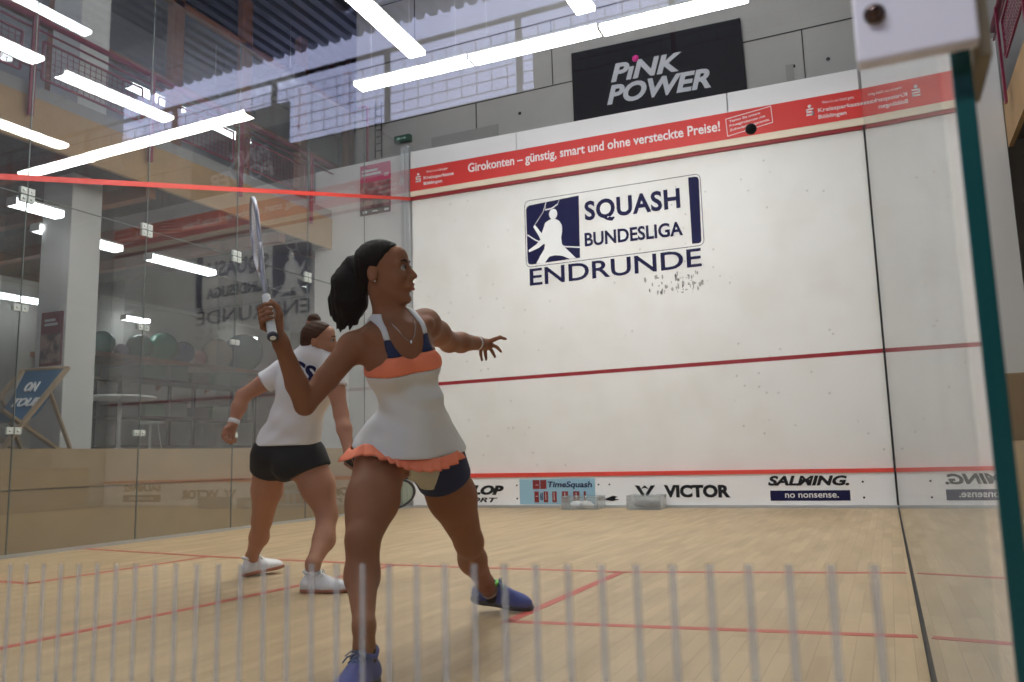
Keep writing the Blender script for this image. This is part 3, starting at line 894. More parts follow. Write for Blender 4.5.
for (x, y, rz, lb) in ((3.14, 7.19, .02, 'middle fixture of the three joined in a row across the court'), (4.68, 7.24, .02, 'right fixture of the three joined in a row across the court'),
                       (1.93, 6.02, PI / 2 + .05, 'white light pointing down the court, its far end above the left end of the row'),
                       (1.90, 4.20, PI / 2, 'white light nearer the camera over the left half of the court'),
                       (3.90, 6.02, PI / 2, 'white light pointing down the court whose tip shows at the top edge of the photo'),
                       (3.90, 4.20, PI / 2, 'white light nearer the camera over the right half of the court'),
                       (1.90, 1.8, PI / 2, 'white light above the back of the court, left row'),
                       (3.90, 1.8, PI / 2, 'white light above the back of the court, right row')):
    c = copy_tree(A); place(c, (x, y, LZ), rz, lb, g)
B = lamp_proto(1.15, 'ceiling_light', M['tube2'], '', w=.16, h=.10, cable=False)
g = 'lights under the left balcony'
first = True
for (x, y, z, lb) in ((-2.55, 7.68, 3.5, 'long lamp under the left balcony right of the white column'),
                      (-2.55, 6.05, 3.5, 'lamp under the left balcony just showing right of the white column'),
                      (-1.87, 5.0, 3.5, 'short lamp under the left balcony crossing just left of the white column top'),
                      (-6.55, 8.0, 3.5, 'low lamp at the left photo edge left of the burgundy column poster'),
                      (-6.65, 10.45, 3.5, 'short lamp seen above the green exercise balls'),
                      (-6.60, 13.4, 3.5, 'small lamp seen right of the beige exercise ball'),
                      (-4.4, 4.6, 3.6, 'bright lamp end at the left photo edge above the deck chairs')):
    if first: place(B, (x, y, z + .0), PI / 2, lb, g); first = False
    else:
        c = copy_tree(B); place(c, (x, y, z), PI / 2, lb, g)
        if 'short' in lb or 'small' in lb: c.scale = (.48, 1, 1)
g = 'lights on the upper left floor'
for (x, y, z, lb) in ((-4.9, 6.9, 8.3, 'bright lamp on the upper floor in the top left corner of the photo'),
                      (-4.6, 8.95, 6.95, 'nearer lamp behind the timber screen of the upper floor'),
                      (-4.6, 10.6, 6.95, 'farther lamp behind the timber screen of the upper floor')):
    c = copy_tree(B); place(c, (x, y, z), PI / 2, lb, g)
RL = lamp_proto(1.5, 'fill_light', M['tube3'], '', w=.2, h=.10, cable=False)  # added lamps, mostly out of view, to brighten upper hall and top board
for k, (x, y) in enumerate(((-5.2, 2.0), (-5.2, 3.8), (1.5, 8.2), (4.0, 8.2), (6.4, 8.2), (3.2, 5.5), (-1.0, 3.5), (8.6, 4.5))):
    c = copy_tree(RL) if k else RL; place(c, (x, y, 8.6), PI / 2, 'added fill lamp under the roof above the court', 'added fill lamps under the hall roof')
# unseen lamp added behind the camera to brighten the corner clamp
for (x, y) in ((5.7, -1.25),):
    c = copy_tree(RL); place(c, (x, y, 2.75), 0, 'added fill lamp behind the camera', 'added fill lamps behind the camera')

# ducts
def duct(a, b, r, label):
    m = MB(); a = Vector(a); b = Vector(b)
    n = int((b - a).length / .25); pts = []; rs = []
    for i in range(n + 1):
        p = a.lerp(b, i / n); d = (b - a).normalized() * .012
        for q, rr_ in ((p - d * 2, r), (p - d, r + .012), (p + d, r + .012), (p + d * 2, r)): pts.append(q); rs.append(rr_)
    m.tube(pts, rs, 24); o = m.build('air_duct', M['duct']); tag(o, label, 'duct')
    for t in (.1, .5, .9):
        p = a.lerp(b, t); h = MB(); h.tube([(p.x, p.y, p.z + r), (p.x, p.y, 9.0)], .008, 6); h.build('hanger_rod', M['steel'], o)
    return o
duct((-5.454,10.900,7.850), (-3.122,10.900,7.870), 0.19, 'shiny round air duct behind the timber screen of the upper floor')
duct((-1.0, -9.3, 8.1), (6.5, -9.3, 8.1), 0.3, 'round air duct under the roof behind the camera')

# =================================================================== THINGS ON THE WALLS
M['posterblack'] = mat('poster_black', (0.006, 0.005, 0.008), 0.5, spec=0.15)
M['letter'] = mat('letter_grey', (0.48, 0.48, 0.52), 0.5); M['magenta'] = mat('magenta', (0.65, 0.02, 0.25), 0.5)
m = MB()
q = [(2.527, 5.28), (5.02, 5.28), (2.527, 6.626), (4.985, 6.555)]
m.hexa([(q[0][0], 10.19, q[0][1]), (q[1][0], 10.19, q[1][1]), (q[0][0], 10.165, q[0][1]), (q[1][0], 10.165, q[1][1]), (q[2][0], 10.19, q[2][1]), (q[3][0], 10.19, q[3][1]), (q[2][0], 10.165, q[2][1]), (q[3][0], 10.165, q[3][1])])
po = m.build('wall_poster', M['posterblack']); tag(po, 'large black poster with grey slanted words on the concrete wall', 'poster')
wall_text('poster_word', 'PıNK', 3.122, 4.16, 6.035, 5.985, 0.275, 10.165, M['letter'], po, bold=0.035, shear=0.25, caps='H')
wall_text('poster_word', 'POWER', 3.05, 4.54, 5.705, 5.65, 0.285, 10.165, M['letter'], po, bold=0.035, shear=0.25, caps='H')
m = MB(); m.lathe((3.50, 10.165, 6.315), [(.05, 0), (.05, .006)], 20, (0, -1, 0)); m.build('magenta_dot', M['magenta'], po)

def poster_mat(name, c1, c2, c3, scale):
    m = bpy.data.materials.new(name); m.use_nodes = True; nt = m.node_tree; b = nt.nodes['Principled BSDF']
    tc = nt.nodes.new('ShaderNodeTexCoord')
    n = nt.nodes.new('ShaderNodeTexNoise'); n.inputs['Scale'].default_value = scale; n.inputs['Detail'].default_value = 5
    nt.links.new(tc.outputs['Object'], n.inputs['Vector'])
    r = nt.nodes.new('ShaderNodeValToRGB'); r.color_ramp.elements[0].position = .42; r.color_ramp.elements[0].color = (*c1, 1)
    r.color_ramp.elements[1].position = .6; r.color_ramp.elements[1].color = (*c2, 1)
    nt.links.new(n.outputs['Fac'], r.inputs[0])
    nt.links.new(r.outputs[0], b.inputs['Base Color']); b.inputs['Roughness'].default_value = .4
    return m
M['photoprint'] = poster_mat('photo_print', (0.05, 0.03, 0.04), (0.35, 0.22, 0.22), (0, 0, 0), 9)
M['posterpink'] = mat('poster_pink', (0.62, 0.015, 0.16), 0.4)
m = MB(); m.box(-0.952, -0.384, FY - .012, FY, 4.52, 5.34); pp = m.build('event_poster', M['posterpink'])
tag(pp, 'pink event poster with a photo print on the white wall beside the corner post', 'poster')
m = MB(); m.box(-0.952, -0.384, FY - .015, FY - .012, 4.62, 5.05); m.build('photo_print', M['photoprint'], pp)
m = MB(); m.box(-0.952, -0.384, FY - .015, FY - .012, 4.52, 4.62); m.build('dark_footer', M['black'], pp)
m = MB()
for (a, b, c_, d) in ((-.92, 5.225, -.62, 5.262), (-.92, 5.165, -.56, 5.20), (-.50, 5.14, -.41, 5.158), (-.50, 5.11, -.42, 5.125), (-.9, 4.55, -.82, 4.59), (-.72, 4.56, -.62, 4.58), (-.5, 4.55, -.42, 4.585)): m.box(a, c_, FY - .016, FY - .0135, b, d)
m.build('print_lines', M['paper'], pp)
# darker poster on the column
yc = 5.52
m = MB(); m.box(-2.40, -2.04, yc - .012, yc, 1.85, 2.47); pc = m.build('event_poster', mat('poster_wine', (0.17, 0.012, 0.035), .4))
tag(pc, 'wine red poster on the shaded side of the white column', 'poster')
m = MB(); m.box(-2.39, -2.05, yc - .015, yc - .012, 1.88, 2.22); m.build('photo_print', M['photoprint'], pc)
m = MB(); m.box(-2.34, -2.16, yc - .015, yc - .012, 2.36, 2.39); m.box(-2.34, -2.12, yc - .015, yc - .012, 2.31, 2.34); m.build('print_lines', M['letter'], pc)

# exit sign
m = MB(); m.box(-.555, -.268, 10.11, 10.2, 5.79, 5.90)
ex = m.build('exit_sign', mat('sign_green', (0.01, 0.06, 0.03), .4), bevel=.004); tag(ex, 'small dark green escape route sign on the concrete wall above the corner post', 'sign')
m = MB(); m.box(-.50, -.44, 10.106, 10.11, 5.825, 5.865); m.prism([(-.36, 10.11, 5.82), (-.36, 10.11, 5.87), (-.32, 10.11, 5.845)], None, (0, -.004, 0)); m.box(-.43, -.36, 10.106, 10.11, 5.838, 5.852); m.build('arrow_symbol', mat('sign_pale', (.3, .5, .4), .5), ex)
# wall ladder
lad = empty('wall_ladder', (-.86, 10.15, 5.75)); tag(lad, 'narrow metal ladder fixed to the concrete wall above the pink poster', 'ladder')
for x in (-.92, -.80):
    m = MB(); m.tube([(x, 10.12, 5.6), (x, 10.12, 6.55)], .012, 8); m.build('side_rail', M['black'], lad)
for k in range(7):
    m = MB(); m.tube([(-.92, 10.12, 5.72 + k * .12), (-.80, 10.12, 5.72 + k * .12)], .008, 6); m.build('rung', M['black'], lad)
# burgundy water pipe
m = MB(); m.tube([(-1.28, 10.14, 6.55), (-1.12, 10.14, 6.55), (-1.09, 10.14, 6.52), (-1.09, 10.14, 5.0)], .022, 8)
tag(m.build('wall_pipe', M['burgundy']), 'thin burgundy pipe running down the concrete wall left of the ladder', 'pipe')

# exercise balls on their shelf
m = MB(); m.box(-7.0, -6.0, 8.6, 15.5, 2.62, 2.70)
sh = m.build('wall_shelf', M['darkwood']); tag(sh, 'long shelf on the gym wall carrying the exercise balls', 'shelf')
for k in range(6):
    m = MB(); y = 8.7 + k * 1.3; m.prism([(-7.0, y, 2.62), (-6.15, y, 2.62), (-7.0, y, 2.2)], None, (0, .04, 0)); m.build('bracket', M['darkwood'], sh)
balls = [(102, 353, .22, (.10, .26, .24), 'pale teal exercise ball at the left end of the shelf beside the column'),
         (122, 352, .13, (.16, .10, .17), 'dark plum exercise ball between the teal and the green one'),
         (140, 347, .24, (.01, .13, .07), 'dark green exercise ball, left of the two green ones'),
         (162, 345, .29, (.01, .17, .10), 'green exercise ball, right of the two green ones'),
         (183, 350, .23, (.01, .03, .14), 'dark blue exercise ball on the shelf'),
         (198, 352, .17, (.32, .07, .03), 'rust red exercise ball left of the beige one'),
         (217, 338, .32, (.34, .25, .17), 'large beige exercise ball on the shelf'),
         (242, 342, .42, (.03, .13, .13), 'dark teal exercise ball right of the beige one')]
bpos = [(-6.450,9.581,2.745), (-6.500,10.026,2.795), (-6.450,10.386,2.829), (-6.450,10.929,2.886), (-6.450,11.456,2.941), (-6.500,11.928,2.995), (-6.500,12.430,3.047), (-6.500,13.206,3.128)]
for (px, py, r, colr, lb), bp_ in zip(balls, bpos):
    c = (bp_[0], bp_[1], 2.707 + r)
    m = MB()
    prof = []
    for i in range(25):
        t = -PI / 2 + PI * i / 24; rr_ = r * math.cos(t) + (0.004 if i % 3 == 0 else 0)
        prof.append((max(rr_, .002), r * math.sin(t)))
    m.lathe(c, prof, 32, (0.3, 0.4, 1))
    o = m.build('exercise_ball', mat('ball_' + lb.split()[0], colr, .22)); tag(o, lb, 'ball', 'exercise balls on the gym shelf')
# dark rack in the gym
rk = empty('storage_rack', (-5.4, 10.6, DECK)); tag(rk, 'dark storage rack in the gym under the exercise balls', 'rack')
for y in (8.9, 10.5, 12.1):
    for x in (-5.8, -5.2):
        m = MB(); m.box(x, x + .05, y, y + .05, DECK, DECK + 1.35); m.build('upright', M['black'], rk)
for z in (.15, .65, 1.30):
    m = MB(); m.box(-5.8, -5.15, 8.9, 12.15, DECK + z, DECK + z + .04); m.build('rack_shelf', M['black'], rk)
cols = [(.03, .03, .04), (.02, .10, .05), (.10, .10, .11), (.04, .03, .03), (.02, .08, .04), (.08, .08, .09)]
for k in range(12):
    y = 9.0 + (k % 6) * .52; z = DECK + (.692 if k < 6 else 1.342)
    m = MB(); m.box(-5.7, -5.25, y, y + .42, z, z + .16 + .05 * (k % 3)); m.box(-5.72, -5.23, y - .01, y + .43, z + .16 + .05 * (k % 3), z + .19 + .05 * (k % 3))
    o = m.build('storage_crate', mat('crate%d' % k, cols[k % 6], .6), bevel=.01)
    tag(o, 'dark lidded crate on the %s shelf of the gym storage rack' % ('middle' if k < 6 else 'top'), 'crate', 'crates on the %s shelf of the storage rack' % ('middle' if k < 6 else 'top'))

# bistro table
tb = empty('bistro_table', (-3.0, 7.12, DECK)); tag(tb, 'round white bistro table on the raised floor behind the glass', 'table')
m = MB(); m.lathe((-3.0, 7.12, DECK), [(.02, .735), (.44, .735), (.455, .745), (.455, .76), (.44, .77), (.02, .77)], 48); m.build('table_top', mat('table_white', (.62, .63, .62), .4), tb)
m = MB(); m.lathe((-3.0, 7.12, DECK), [(.028, .02), (.028, .735)], 20); m.build('stem', M['alu'], tb)
for k in range(4):
    a = .4 + k * PI / 2; m = MB()
    m.tube([(-3.0, 7.12, DECK + .07), (-3.0 + .2 * math.cos(a), 7.12 + .2 * math.sin(a), DECK + .04), (-3.0 + .34 * math.cos(a), 7.12 + .34 * math.sin(a), DECK + .014)], [.022, .018, .012], 8)
    m.build('foot', M['alu'], tb)
# bar stool behind the table
st = empty('metal_stool', (-3.35, 7.95, DECK)); tag(st, 'small grey stool behind the round white table', 'stool')
m = MB(); m.lathe((-3.35, 7.95, DECK), [(.02, .44), (.17, .44), (.18, .455), (.17, .47), (.02, .47)], 24); m.build('seat', M['alu'], st)
for k in range(4):
    a = PI / 4 + k * PI / 2; m = MB(); m.tube([(-3.35 + .1 * math.cos(a), 7.95 + .1 * math.sin(a), DECK + .44), (-3.35 + .17 * math.cos(a), 7.95 + .17 * math.sin(a), DECK + .01)], .009, 6); m.build('leg', M['alu'], st)

# deck chairs
M['beech'] = mat('beech', (.36, .25, .14), .5, noise=(6, .15)); M['canvas'] = mat('canvas_blue', (.03, .13, .26), .8)
def deck_chair(x, y, rz, label):
    r = empty('deck_chair', (0, 0, 0)); tag(r, label, 'deck chair', 'blue deck chairs left of the column')
    W = .56
    for s in (-1, 1):
        q = s * W / 2
        m = MB(); m.beam((q, -.38, .0), (q, .42, .88), .028, .055, (1, 0, 0)); m.build('back_rail', M['beech'], r)
        m = MB(); m.beam((q * .9, .42, .0), (q * .9, -.36, .40), .028, .055, (1, 0, 0)); m.build('seat_rail', M['beech'], r)
        m = MB(); m.beam((q * 1.08, .50, .0), (q * 1.08, .17, .60), .022, .04, (1, 0, 0)); m.build('prop', M['beech'], r)
    for (yy, zz, w) in ((.42, .88, W), (-.36, .40, W * .9), (-.38, .03, W), (.42, .03, W * .9), (.5, .03, W * 1.08)):
        m = MB(); m.tube([(-w / 2, yy, zz), (w / 2, yy, zz)], .018, 8); m.build('crossbar', M['beech'], r)
    prof = []
    for i in range(17):
        t = i / 16; yy = .42 + (-.36 - .42) * t; zz = .88 + (.40 - .88) * t - .30 * math.sin(PI * t) ** .9
        prof.append((yy, zz))
    vs = []; fs = []
    for off in (0, .006):
        for yy, zz in prof:
            for xx in (-.24, .24): vs.append((xx, yy - off, zz - off))
    n = len(prof)
    for i in range(n - 1):
        a = 2 * i; fs += [(a, a + 1, a + 3, a + 2), (2 * n + a, 2 * n + a + 2, 2 * n + a + 3, 2 * n + a + 1)]
    m = MB(); m.add(vs, fs, True); cv = m.build('canvas', M['canvas'], r, fix=False)
    # lettering on the sling: ON / TOUR
    for word, t0, w, h in (('ON', .10, .16, .075), ('TOUR', .24, .34, .085)):
        tv, tf = text_mesh(word, .03, .15); a = min(v.x for v in tv); b = max(v.x for v in tv); hh = max(v.y for v in tv)
        out = []
        for v in tv:
            u = (v.x - a) / (b - a) * w - w / 2 - (.05 if word == 'ON' else 0)
            t = t0 + (1 - v.y / hh) * h
            yy = .42 - .78 * t; zz = .88 - .48 * t - .30 * math.sin(PI * min(max(t, 0), 1)) ** .9
            k = .012 if v.z > 0 else .004
            out.append((u, yy - k * .9, zz + k))
        m = MB(); m.add(out, tf); m.build('canvas_word', M['paper'], cv, fix=False)
    r.location = (x, y, DECK); r.rotation_euler = (0, 0, rz)
    return r
D1 = deck_chair(-1.61, 4.67, 0.20, 'wooden deck chair with blue canvas beside the white column')
D2 = copy_tree(D1); D2.location = (-2.42, 4.45, DECK); D2.rotation_euler = (0, 0, 0.24); D2['label'] = 'wooden deck chair with blue canvas at the left edge of the photo'

# wooden box on the right raised floor
wb = MB(); wb.box(7.05, 7.75, 5.4, 6.1, 0.702, 1.14); wbx = wb.build('wooden_crate', M['deckboard'], bevel=.01)
tag(wbx, 'plain wooden box standing on the raised floor right of the glass edge', 'box')
m = MB()
for z in (.78, .92, 1.06): m.box(7.04, 7.05, 5.4, 6.1, z - .006, z)
m.build('board_joint', M['darkwood'], wbx)
# flying squash ball
m = MB(); m.ball((5.998,2.265,1.854), .0205, 24, 16)
tag(m.build('squash_ball', M['black']), 'small black squash ball in the air in front of the red banner', 'ball')

# =================================================================== PEOPLE
V = lambda p: np.array(p, float)
RT = V((0.909, 0.416, -0.026)); UPV = V((0.0819, -0.1171, 0.9897)); TOW = V((0.4087, -0.9018, -0.1405))  # right, up, towards the viewer's side
def nrm(a): a = V(a); return a / np.linalg.norm(a)
def skin_mat(name, col):
    m = mat(name, col, 0.6, spec=0.22, noise=(18, 0.07), bump=(160, 0.05))
    b = m.node_tree.nodes['Principled BSDF']
    b.inputs['Subsurface Weight'].default_value = 0.06; b.inputs['Subsurface Radius'].default_value = (0.02, 0.008, 0.004)
    return m
M['skin1'] = skin_mat('skin_tanned', (0.28, 0.118, 0.062)); M['skin2'] = skin_mat('skin_fair', (0.42, 0.21, 0.135))
M['hair1'] = mat('hair_dark', (0.014, 0.008, 0.006), 0.6, spec=0.12, bump=(90, 0.5)); M['hair2'] = mat('hair_brown', (0.06, 0.024, 0.011), 0.6, spec=0.15, bump=(90, 0.4))
M['fabw'] = mat('jersey_white', (0.72, 0.72, 0.74), 0.8, bump=(14, 0.25)); M['fabn'] = mat('fabric_navy', (0.012, 0.02, 0.075), 0.75)
M['fabo'] = mat('fabric_coral', (0.95, 0.25, 0.13), 0.7); M['fabk'] = mat('fabric_black', (0.012, 0.011, 0.012), 0.8)
M['shoeblue'] = mat('shoe_blue', (0.055, 0.075, 0.30), 0.55, bump=(150, .3)); M['lime'] = mat('lime', (0.25, 0.75, 0.12), 0.5); M['lace'] = mat('lace_blue', (0.05, 0.10, 0.22), .6); M['sole'] = mat('sole_dark', (0.03, 0.03, 0.05), .6)
M['shoewhite'] = mat('shoe_white', (0.72, 0.72, 0.74), 0.5); M['gum'] = mat('sole_gum', (0.35, 0.12, 0.07), .6)
M['eyew'] = mat('eye_white', (0.34, 0.31, 0.29), .3); M['eyeb'] = mat('iris_dark', (0.02, 0.012, 0.01), .2)
M['lip1'] = mat('lips', (0.30, 0.08, 0.06), .45); M['silver'] = mat('silver', (.75, .75, .75), .25, 1.0)

def head_prims(F, c, f, u, S=1.0, neck=None, k=0.012):
    """c centre of head, f facing, u up"""
    f = nrm(f); u = nrm(V(u) - np.dot(u, f) * f); s = np.cross(u, f)      # s = subject's left
    B = frame(f, s, u)
    L = lambda a, b, d: c + S * (f * a + s * b + u * d)
    F.ell(L(-.014, 0, .026), B, (.095 * S, .075 * S, .088 * S), .02)
    F.ell(L(.028, 0, -.030), B, (.062 * S, .056 * S, .078 * S), .025)
    F.cone(L(.020, 0, -.074), L(.073, 0, -.106), .034 * S, .018 * S, .02)
    for b in (-1, 1):
        F.cone(L(-.004, b * .046, -.056), L(.056, b * .014, -.104), .020 * S, .016 * S, .02)
        F.ell(L(.062, b * .036, -.026), B, (.024 * S, .022 * S, .022 * S), .015)
        F.cone(L(.078, b * .010, .022), L(.068, b * .046, .021), .011 * S, .010 * S, .010)
    F.ell(L(.061, 0, .050), B, (.026 * S, .045 * S, .035 * S), .02)
    for b in (-1, 1): F.ell(L(.095, b * .032, .004), B, (.013 * S, .016 * S, .0085 * S), .010, 'd')
    F.cone(L(.083, 0, .012), L(.1095, 0, -.026), .0095 * S, .0115 * S, .011)
    for b in (-1, 1): F.ell(L(.096, b * .011, -.034), B, (.011 * S, .008 * S, .008 * S), .006)
    F.ell(L(.083, 0, -.061), B, (.021 * S, .027 * S, .020 * S), .012)
    for b in (-1, 1):
        F.ell(L(-.022, b * .083, -.010), frame(nrm(f * .9 + s * b * -.3), nrm(s * .9 + f * b * .3), u), (.020 * S, .009 * S, .032 * S), .006)
        F.ell(L(-.018, b * .092, -.006), B, (.010 * S, .006 * S, .018 * S), .004, 'd')
    if neck is not None:
        F.cone(L(-.022, 0, -.045), neck, .050 * S, .054 * S, .03)
        F.cone(L(-.010, 0, -.085), V(neck) + f * .01, .040 * S, .045 * S, .03)
    return L, B, s

def face_parts(L, B, root, lipm, browm, S=1.0, sides=(-1, 1), mouth_open=True):
    for b in sides:
        m = MB(); m.ball(L(.0765, b * .031, .004), .0118 * S, 20, 14); e = m.build('eye', M['eyew'], root)
        m = MB(); m.ball(L(.0840, b * .0325, .0045), .0062 * S, 14, 10); m.build('iris', M['eyeb'], e)
        m = MB(); m.tube([L(.083, b * .017, .0125), L(.0905, b * .030, .0145), L(.080, b * .047, .006)], [.0015, .0022, .001], 6); m.build('eyelash', M['eyeb'], root)
        m = MB(); m.tube([L(.089, b * .012, .026), L(.088, b * .028, .033), L(.076, b * .047, .029)], [.0028, .0036, .0015], 8); m.build('eyebrow', browm, root)
    m = MB()
    m.tube([L(.085, -.023, -.0600), L(.0990, -.011, -.0545), L(.1025, 0, -.0555), L(.0990, .011, -.0545), L(.085, .023, -.0600)], [.001, .0052, .0052, .0052, .001], 8); m.build('upper_lip', lipm, root)
    m = MB()
    m.tube([L(.085, -.021, -.0630), L(.097, -.011, -.0710), L(.1005, 0, -.0720), L(.097, .011, -.0710), L(.085, .021, -.0630)], [.001, .0056, .0066, .0056, .001], 8); m.build('lower_lip', lipm, root)
    if mouth_open:
        m = MB(); m.ball(L(.0935, 0, -.0635), tuple(S * q for q in (.0085, .014, .0045)), 14, 8, Matrix([list(r) for r in B.T])); m.build('mouth_opening', M['eyeb'], root)

def shoe(root, heel, toe, up, L_, upper, solem, lining, lace, W=.048, name='shoe', opening=None):
    """heel/toe: points on the ground line of the sole"""
    heel = V(heel); toe = V(toe); f = nrm(toe - heel); u = nrm(V(up) - np.dot(up, f) * f); s = np.cross(u, f)
    B = frame(f, s, u); P = lambda a, b, c_: heel + f * a * L_ + s * b + u * c_
    lo = np.minimum(heel, toe) - .13; hi = np.maximum(heel, toe) + .15
    F = Field(lo, hi, .005)
    F.cone(P(.14, 0, .045), P(.20, 0, .085), .036, .033, .02)
    F.cone(P(.14, 0, .036), P(.50, 0, .034), .035, .036, .03)
    F.cone(P(.50, 0, .034), P(.82, 0, .024), .038, .030, .03)
    F.cone(P(.30, 0, .085), P(.72, 0, .040), .026, .022, .03)
    F.ell(P(.80, 0, .026), B, (.055, W * .92, .026), .02)
    F.ell(P(.66, 0, .028), B, (.08, W, .034), .02)
    X, Y, Z = F.grid()
    h = (X - heel[0]) * u[0] + (Y - heel[1]) * u[1] + (Z - heel[2]) * u[2]
    F.d = np.maximum(F.d, .018 - h)
    sh = F.build(name, upper, root)
    G = Field(lo, hi, .005)
    G.ell(P(.70, 0, .012), B, (.095, W * 1.04, .03), .03)
    G.ell(P(.17, 0, .012), B, (.052, W * .82, .03), .03)
    G.cone(P(.2, 0, .014), P(.75, 0, .014), .034, .040, .03)
    G.d = smax(G.d, h - .024, .006); G.d = smax(G.d, .001 - h, .006)
    G.build('sole', solem, sh)
    # padded collar
    m = MB(); pts = []
    for i in range(20):
        a = 2 * PI * i / 20
        pts.append(P(.225 + .16 * math.cos(a), .034 * math.sin(a), .098 + .012 * math.cos(a) ** 2 + (-.006 if math.cos(a) > 0 else .004)))
    m.tube(pts, .0090, 8, closed=True); m.build('collar', lining, sh)
    # tongue and laces
    m = MB(); m.beam(P(.41, 0, .100), P(.58, 0, .074), .030, .010, u); m.build('tongue', lining, sh, bevel=.004)
    m = MB()
    for i in range(5):
        t = i / 4; a = .40 + .20 * t; z = .111 - .036 * t
        m.tube([P(a, -.026, z - .014), P(a + .012, 0, z + .002), P(a + .03, .026, z - .016)], .0028, 6)
        m.tube([P(a, .026, z - .014), P(a + .012, 0, z + .003), P(a + .03, -.026, z - .016)], .0028, 6)
    for q in (-1, 1):
        m.tube([P(.40, 0, .116), P(.43, q * .02, .118), P(.45, q * .040, .104), P(.45, q * .02, .104), P(.40, 0, .116)], .0024, 6)
        m.tube([P(.40, 0, .116), P(.44, q * .034, .100), P(.47, q * .046, .085)], .0024, 6)
    m.build('laces', lace, sh)
    return sh

def oring(c, axis, r1, r2, r, x=None):
    axis = nrm(axis); a = nrm(np.cross(axis, (0.3, 0.2, 0.9))) if x is None else nrm(V(x) - np.dot(x, axis) * axis); b = np.cross(axis, a)
    m = MB(); m.tube([V(c) + a * r1 * math.cos(t) + b * r2 * math.sin(t) for t in np.linspace(0, 2 * PI, 28, endpoint=False)], r, 8, closed=True)
    return m

def racket(butt, tip, normal, label, framem, gripm, head_w=.105, string=None):
    """squash racket 0.685 m long; origin at the butt"""
    butt = V(butt); d = nrm(V(tip) - butt); n = nrm(V(normal) - np.dot(normal, d) * d); s = np.cross(n, d)
    P = lambda a, b, c_=0.: butt + d * a + s * b + n * c_
    root = empty('squash_racket', tuple(butt)); tag(root, label, 'racket')
    oval = []
    for i in range(40):
        t = 2 * PI * i / 40; w = head_w * (1 - .16 * math.cos(t) * -1 * .6)
        oval.append((.525 + .158 * -math.cos(t), head_w * math.sin(t) * (1.0 + .10 * -math.cos(t))))
    m = MB(); m.tube([P(a, b) for a, b in oval], .0075, 8, closed=True)
    m.tube([P(.20, 0), P(.27, .004), P(.33, .030), P(.40, .070)], [.010, .009, .008, .0075], 8)
    m.tube([P(.20, 0), P(.27, -.004), P(.33, -.030), P(.40, -.070)], [.010, .009, .008, .0075], 8)
    m.build('frame', framem, root)
    m = MB()
    hw = lambda a: head_w * math.sqrt(max(0, 1 - ((a - .525) / .158) ** 2))
    for i in range(1, 19):
        a = .367 + .316 * i / 19; w = hw(a)
        if w > .01: m.tube([P(a, -w), P(a, w)], .0007, 4)
    for i in range(-6, 7):
        b = i * head_w / 6.8; l = .158 * math.sqrt(max(0, 1 - (b / head_w) ** 2))
        m.tube([P(.525 - l, b), P(.525 + l, b)], .0007, 4)
    m.build('strings', string or M['paper'], root)
    m = MB(); pts = []; rs = []
    for i in range(40):
        t = i / 39; pts.append(P(.012 + .185 * t, 0)); rs.append(.0155 + (.0012 if i % 3 == 0 else 0) - .002 * t)
    m.tube(pts, rs, 10); m.build('grip', gripm, root)
    m = MB(); m.tube([P(0, 0), P(.004, 0), P(.014, 0)], [.0175, .0185, .017], 16); cp = m.build('butt_cap', M['sole'], root)
    m = MB(); m.lathe(P(-.0012, 0), [(.010, 0), (.010, .0014)], 16, tuple(d)); m.build('cap_badge', M['paper'], cp)
    return P

def catmull(pts, n):
    pts = [V(p) for p in pts]; k = len(pts); out = []
    for i in range(n):
        t = i * k / n; j = int(t); u = t - j
        a, b, c, d = pts[(j - 1) % k], pts[j], pts[(j + 1) % k], pts[(j + 2) % k]
        out.append(.5 * (2 * b + (c - a) * u + (2 * a - 5 * b + 4 * c - d) * u ** 2 + (3 * b - a - 3 * c + d) * u ** 3))
    return out

# ------------------------------------------------------------------ front player
Pc = V((4.709,1.968,0.723)); SR = V((4.621,1.726,1.094)); SL = V((4.796,1.956,1.197)); NK = V((4.728,1.826,1.193))
HR = V((4.614,1.928,0.707)); HL = V((4.769,2.067,0.691)); KR = V((4.730,1.637,0.424)); AR = V((4.843,1.480,0.123))
KL = V((4.763,2.340,0.346)); AL = V((4.678,2.696,0.089))
u = nrm(SL - SR); v = nrm(NK - Pc); w_ = nrm(np.cross(u, v)); u = np.cross(v, w_)
BF = frame(u, v, w_)      # her left, up, front
CH = V((4.753,1.847,1.059)); WA = V((4.763,1.912,0.888)); HP = V((4.713,1.955,0.750))

T = Field((4.0, 1.1, -0.02), (5.25, 3.1, 1.62), 0.0052)
# torso
T.ell(CH - v * .010, BF, (.137, .165, .098), .03)
T.ell(WA, BF, (.106, .12, .082), .05)
T.ell(HP, BF, (.150, .115, .108), .05)
T.ell(HP - v * .055 - w_ * .045 - u * .06, BF, (.085, .09, .085), .04)
T.ell(HP - v * .055 - w_ * .045 + u * .06, BF, (.085, .09, .085), .04)
for q in (-1, 1):
    T.ell(CH + u * q * .060 - v * .022 + w_ * .072, BF, (.055, .060, .042), .03)
    T.cone(CH + u * q * .03 + v * .085 + w_ * .045, CH + u * q * .115 + v * .11 + w_ * .02, .022, .024, .03)
T.cone(NK - v * .005, SR + u * .02, .052, .050, .05); T.cone(NK - v * .005, SL - u * .02, .052, .050, .05)
T.cone(CH + v * .07 + w_ * .01, NK - v * .02, .085, .058, .04)
TORSO = T.copy()
